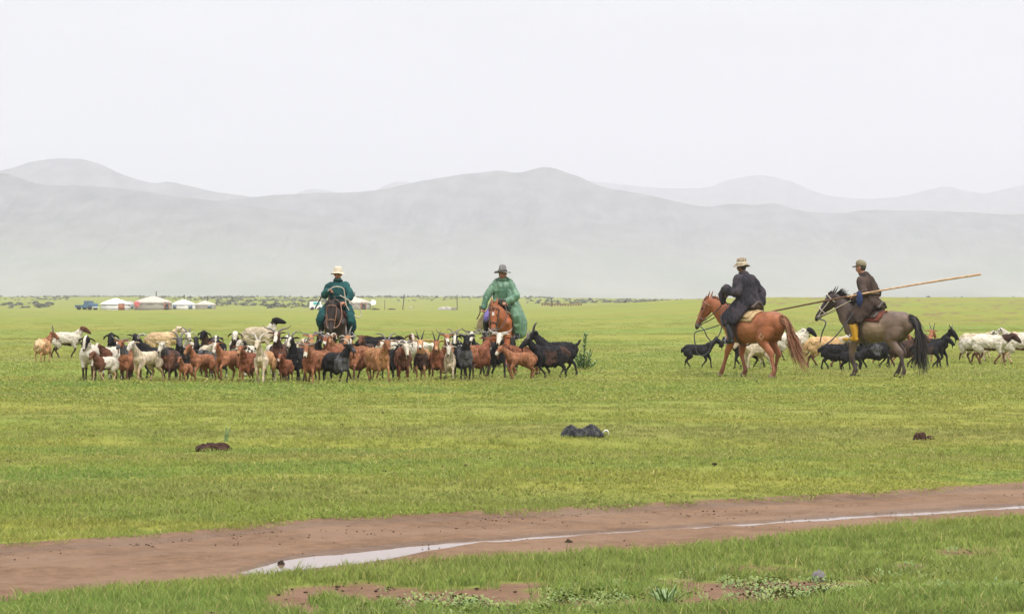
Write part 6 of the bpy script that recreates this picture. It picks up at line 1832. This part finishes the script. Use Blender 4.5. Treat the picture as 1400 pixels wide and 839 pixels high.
def soil_heap(px, py, rx, ry, h, seed, label, crumbs=60):
    rr = np.random.default_rng(seed); g = Geo()
    g.ball((0, 0, 0), (rx, ry, h), 's', 44, 22)
    V = g.v[0]; V *= (.45 + 1.1 * fbm(V * 24, seed, 4, .65))[:, None]; V[:, 2] = np.where(V[:, 2] < 0, V[:, 2] * .2, V[:, 2]); g.v[0] = V
    for k in range(crumbs):
        a = rr.uniform(0, 6.28); q = math.sqrt(rr.random()) * 1.15
        s_ = rr.uniform(.008, .022)
        g.ball((rx * q * math.cos(a), ry * q * math.sin(a), max(0, h * (1 - q * q)) * .85 + s_ * .3), (s_, s_ * .9, s_ * .7), 's', 5, 4)
    return place(g, 'soil_mound', M['soil_dark'], px, py, label, 'soil mound', 'mounds of dug soil', .015)
soil_heap(291, 618, .165, .20, .10, 3, 'dark burrow mound of fresh soil in the grass on the left', 190)
soil_heap(1258, 601, .075, .09, .10, 4, 'small pointed molehill on the right of the meadow', 30)
soil_heap(1270, 600, .07, .06, .05, 5, 'low soil clump just right of the pointed molehill', 20)
g = lump('st', None, (.034, .04, .065), 15); place(g, 'stone', M['rock_grey'], 1119, 793, 'upright pale grey stone on the near verge', 'stone')
g = lump('st', None, (.055, .04, .034), 16); place(g, 'dung_clump', M['dung'], 1131, 808, 'dark dung clump below the upright grey stone', 'dung', 'dung clumps')
g = lump('st', None, (.036, .03, .024), 17); place(g, 'dung_clump', M['dung'], 1063, 830, 'dark dung clump near the bottom edge of the verge', 'dung', 'dung clumps')
g = lump('st', None, (.026, .03, .026), 18); x, d = G(777, 735)
o = g.build('stone', M['dung'], None, True, (x, d, ROAD_Z)); tag(o, 'dark stone lying in the puddle rut', 'stone')
g = lump('st', None, (.02, .02, .02), 19); x, d = G(384, 762)
o = g.build('stone', M['dung'], None, True, (x, d, ROAD_Z)); tag(o, 'dark stone at the left head of the puddle', 'stone')

# plants
def plant(px, py, h, spec, label, name='thistle', mat='weed_dark'):
    x, d = Gt(px, py); root = thing(name, label, 'plant', (x, d, float(terrain(x, d)) - .01))
    sg = Geo(); V = []; Fc = []
    for (ox, oy, hh, ln, nl, L) in spec:
        tip = np.array([ox + ln, oy, hh]); b0 = np.array([ox * .4, oy * .4, 0])
        pts = [b0, b0 * .5 + tip * .5 + np.array([-ln * .1, 0, 0]), tip]
        sg.loft(pts, [.014, .012, .008], 's', 6, 4)
        A = catmull(np.array(pts), 8)
        for k in range(nl):
            q = (k + .5) / nl; p = A[min(len(A) - 1, int(q * len(A)))]
            az = k * 2.4 + random.uniform(-.4, .4); el = .35 + .5 * q
            leaf(V, Fc, p, (math.cos(az), math.sin(az), el), (0, 0, 1), L * (1.15 - .5 * q) * random.uniform(.8, 1.2), L * .24)
    sg.build('stem', M['weed_dark'], root)
    me = bpy.data.meshes.new('leaves'); me.from_pydata(V, [], Fc); me.update(); me.materials.append(M[mat])
    o = bpy.data.objects.new('leaves', me); COL.objects.link(o); o.parent = root
    return root
sp_ = [(.0, 0, .74, .06, 70, .15)]
for k in range(26):
    az = random.uniform(0, 6.28); q = random.uniform(.05, .30); hh = random.uniform(.12, .40) * (1.15 - q)
    sp_.append((q * math.cos(az), q * .6 * math.sin(az), hh, .05 * math.cos(az), 16, random.uniform(.08, .12)))
plant(797, 505, .7, sp_, 'tall dark green thistle beside the big black goats')
plant(308, 603, .14, [(.0, 0, .16, .01, 7, .05), (.03, 0, .15, .02, 6, .05)], 'tiny upright plant just above the burrow mound', 'seedling')
x, d = G(912, 838); tf = thing('grass_tussock', 'spiky blue-green tussock at the bottom edge of the verge', 'plant', (x, d, float(terrain(x, d)) - .01))
V = []; Fc = []
for k in range(42):
    az = random.uniform(0, 6.28); leaf(V, Fc, (random.gauss(0, .015), random.gauss(0, .015), 0), (math.cos(az), math.sin(az), random.uniform(.6, 2.2)), (0, 0, 1), random.uniform(.08, .17), .010)
me = bpy.data.meshes.new('leaves'); me.from_pydata(V, [], Fc); me.update(); me.materials.append(M['weed_dark'])
o = bpy.data.objects.new('leaves', me); COL.objects.link(o); o.parent = tf

# dung specks over the meadow and crumbs on the track: nobody could count them
def crumbs(name, P, smin, smax, mat, label, seed):
    rr = np.random.default_rng(seed); g = Geo()
    for (x, y, z) in P:
        s_ = rr.uniform(smin, smax); g.ball((x, y, z + s_ * .25), (s_ * rr.uniform(.8, 1.6), s_ * rr.uniform(.8, 1.4), s_ * rr.uniform(.4, .8)), 'c', 6, 4)
    o = g.build(name, mat, None, True); tag(o, label, kind='stuff'); return o
n = 230; d_ = np.exp(rng.uniform(math.log(21), math.log(130), n)); x_ = rng.uniform(-1, 1, n) * .21 * d_
kk = fbm2(x_ / 2.5, d_ / 4, 101, 3) > .50; x_, d_ = x_[kk], d_[kk]
crumbs('dung_specks', np.stack([x_, d_, terrain(x_, d_) + .012], -1), .010, .026, M['dung'], 'scattered dark dung specks in the grass', 3)
n = 2600; x_ = rng.uniform(-4.5, 6, n); q_ = rng.random(n); q_ = np.where(rng.random(n) < .45, .86 + .13 * rng.random(n), q_)
y_ = np.interp(x_, NX, NY) + q_ * (np.interp(x_, FX, FY) - np.interp(x_, NX, NY))
kk = (fbm2(x_ * 1.2, y_ * 1.6, 111, 3) > .46) & (q_ > .03); x_, y_ = x_[kk], y_[kk]
crumbs('soil_crumbs', np.stack([x_, y_, np.full_like(x_, ROAD_Z) + .004], -1), .002, .0065, M['soil_dark'], 'dark soil crumbs strewn on the dirt track', 5)
n = 700; d_ = np.exp(rng.uniform(math.log(11.3), math.log(15), n)); x_ = rng.uniform(-1, 1, n) * .21 * d_
kk = (soil_at(x_, d_) > .3) & (road_s(x_, d_) < -.1); x_, d_ = x_[kk], d_[kk]
crumbs('soil_clods', np.stack([x_, d_, terrain(x_, d_) - .008], -1), .003, .010, M['soil_dark'], 'soil clods on the bare patches of the near verge', 6)
finish_fused()
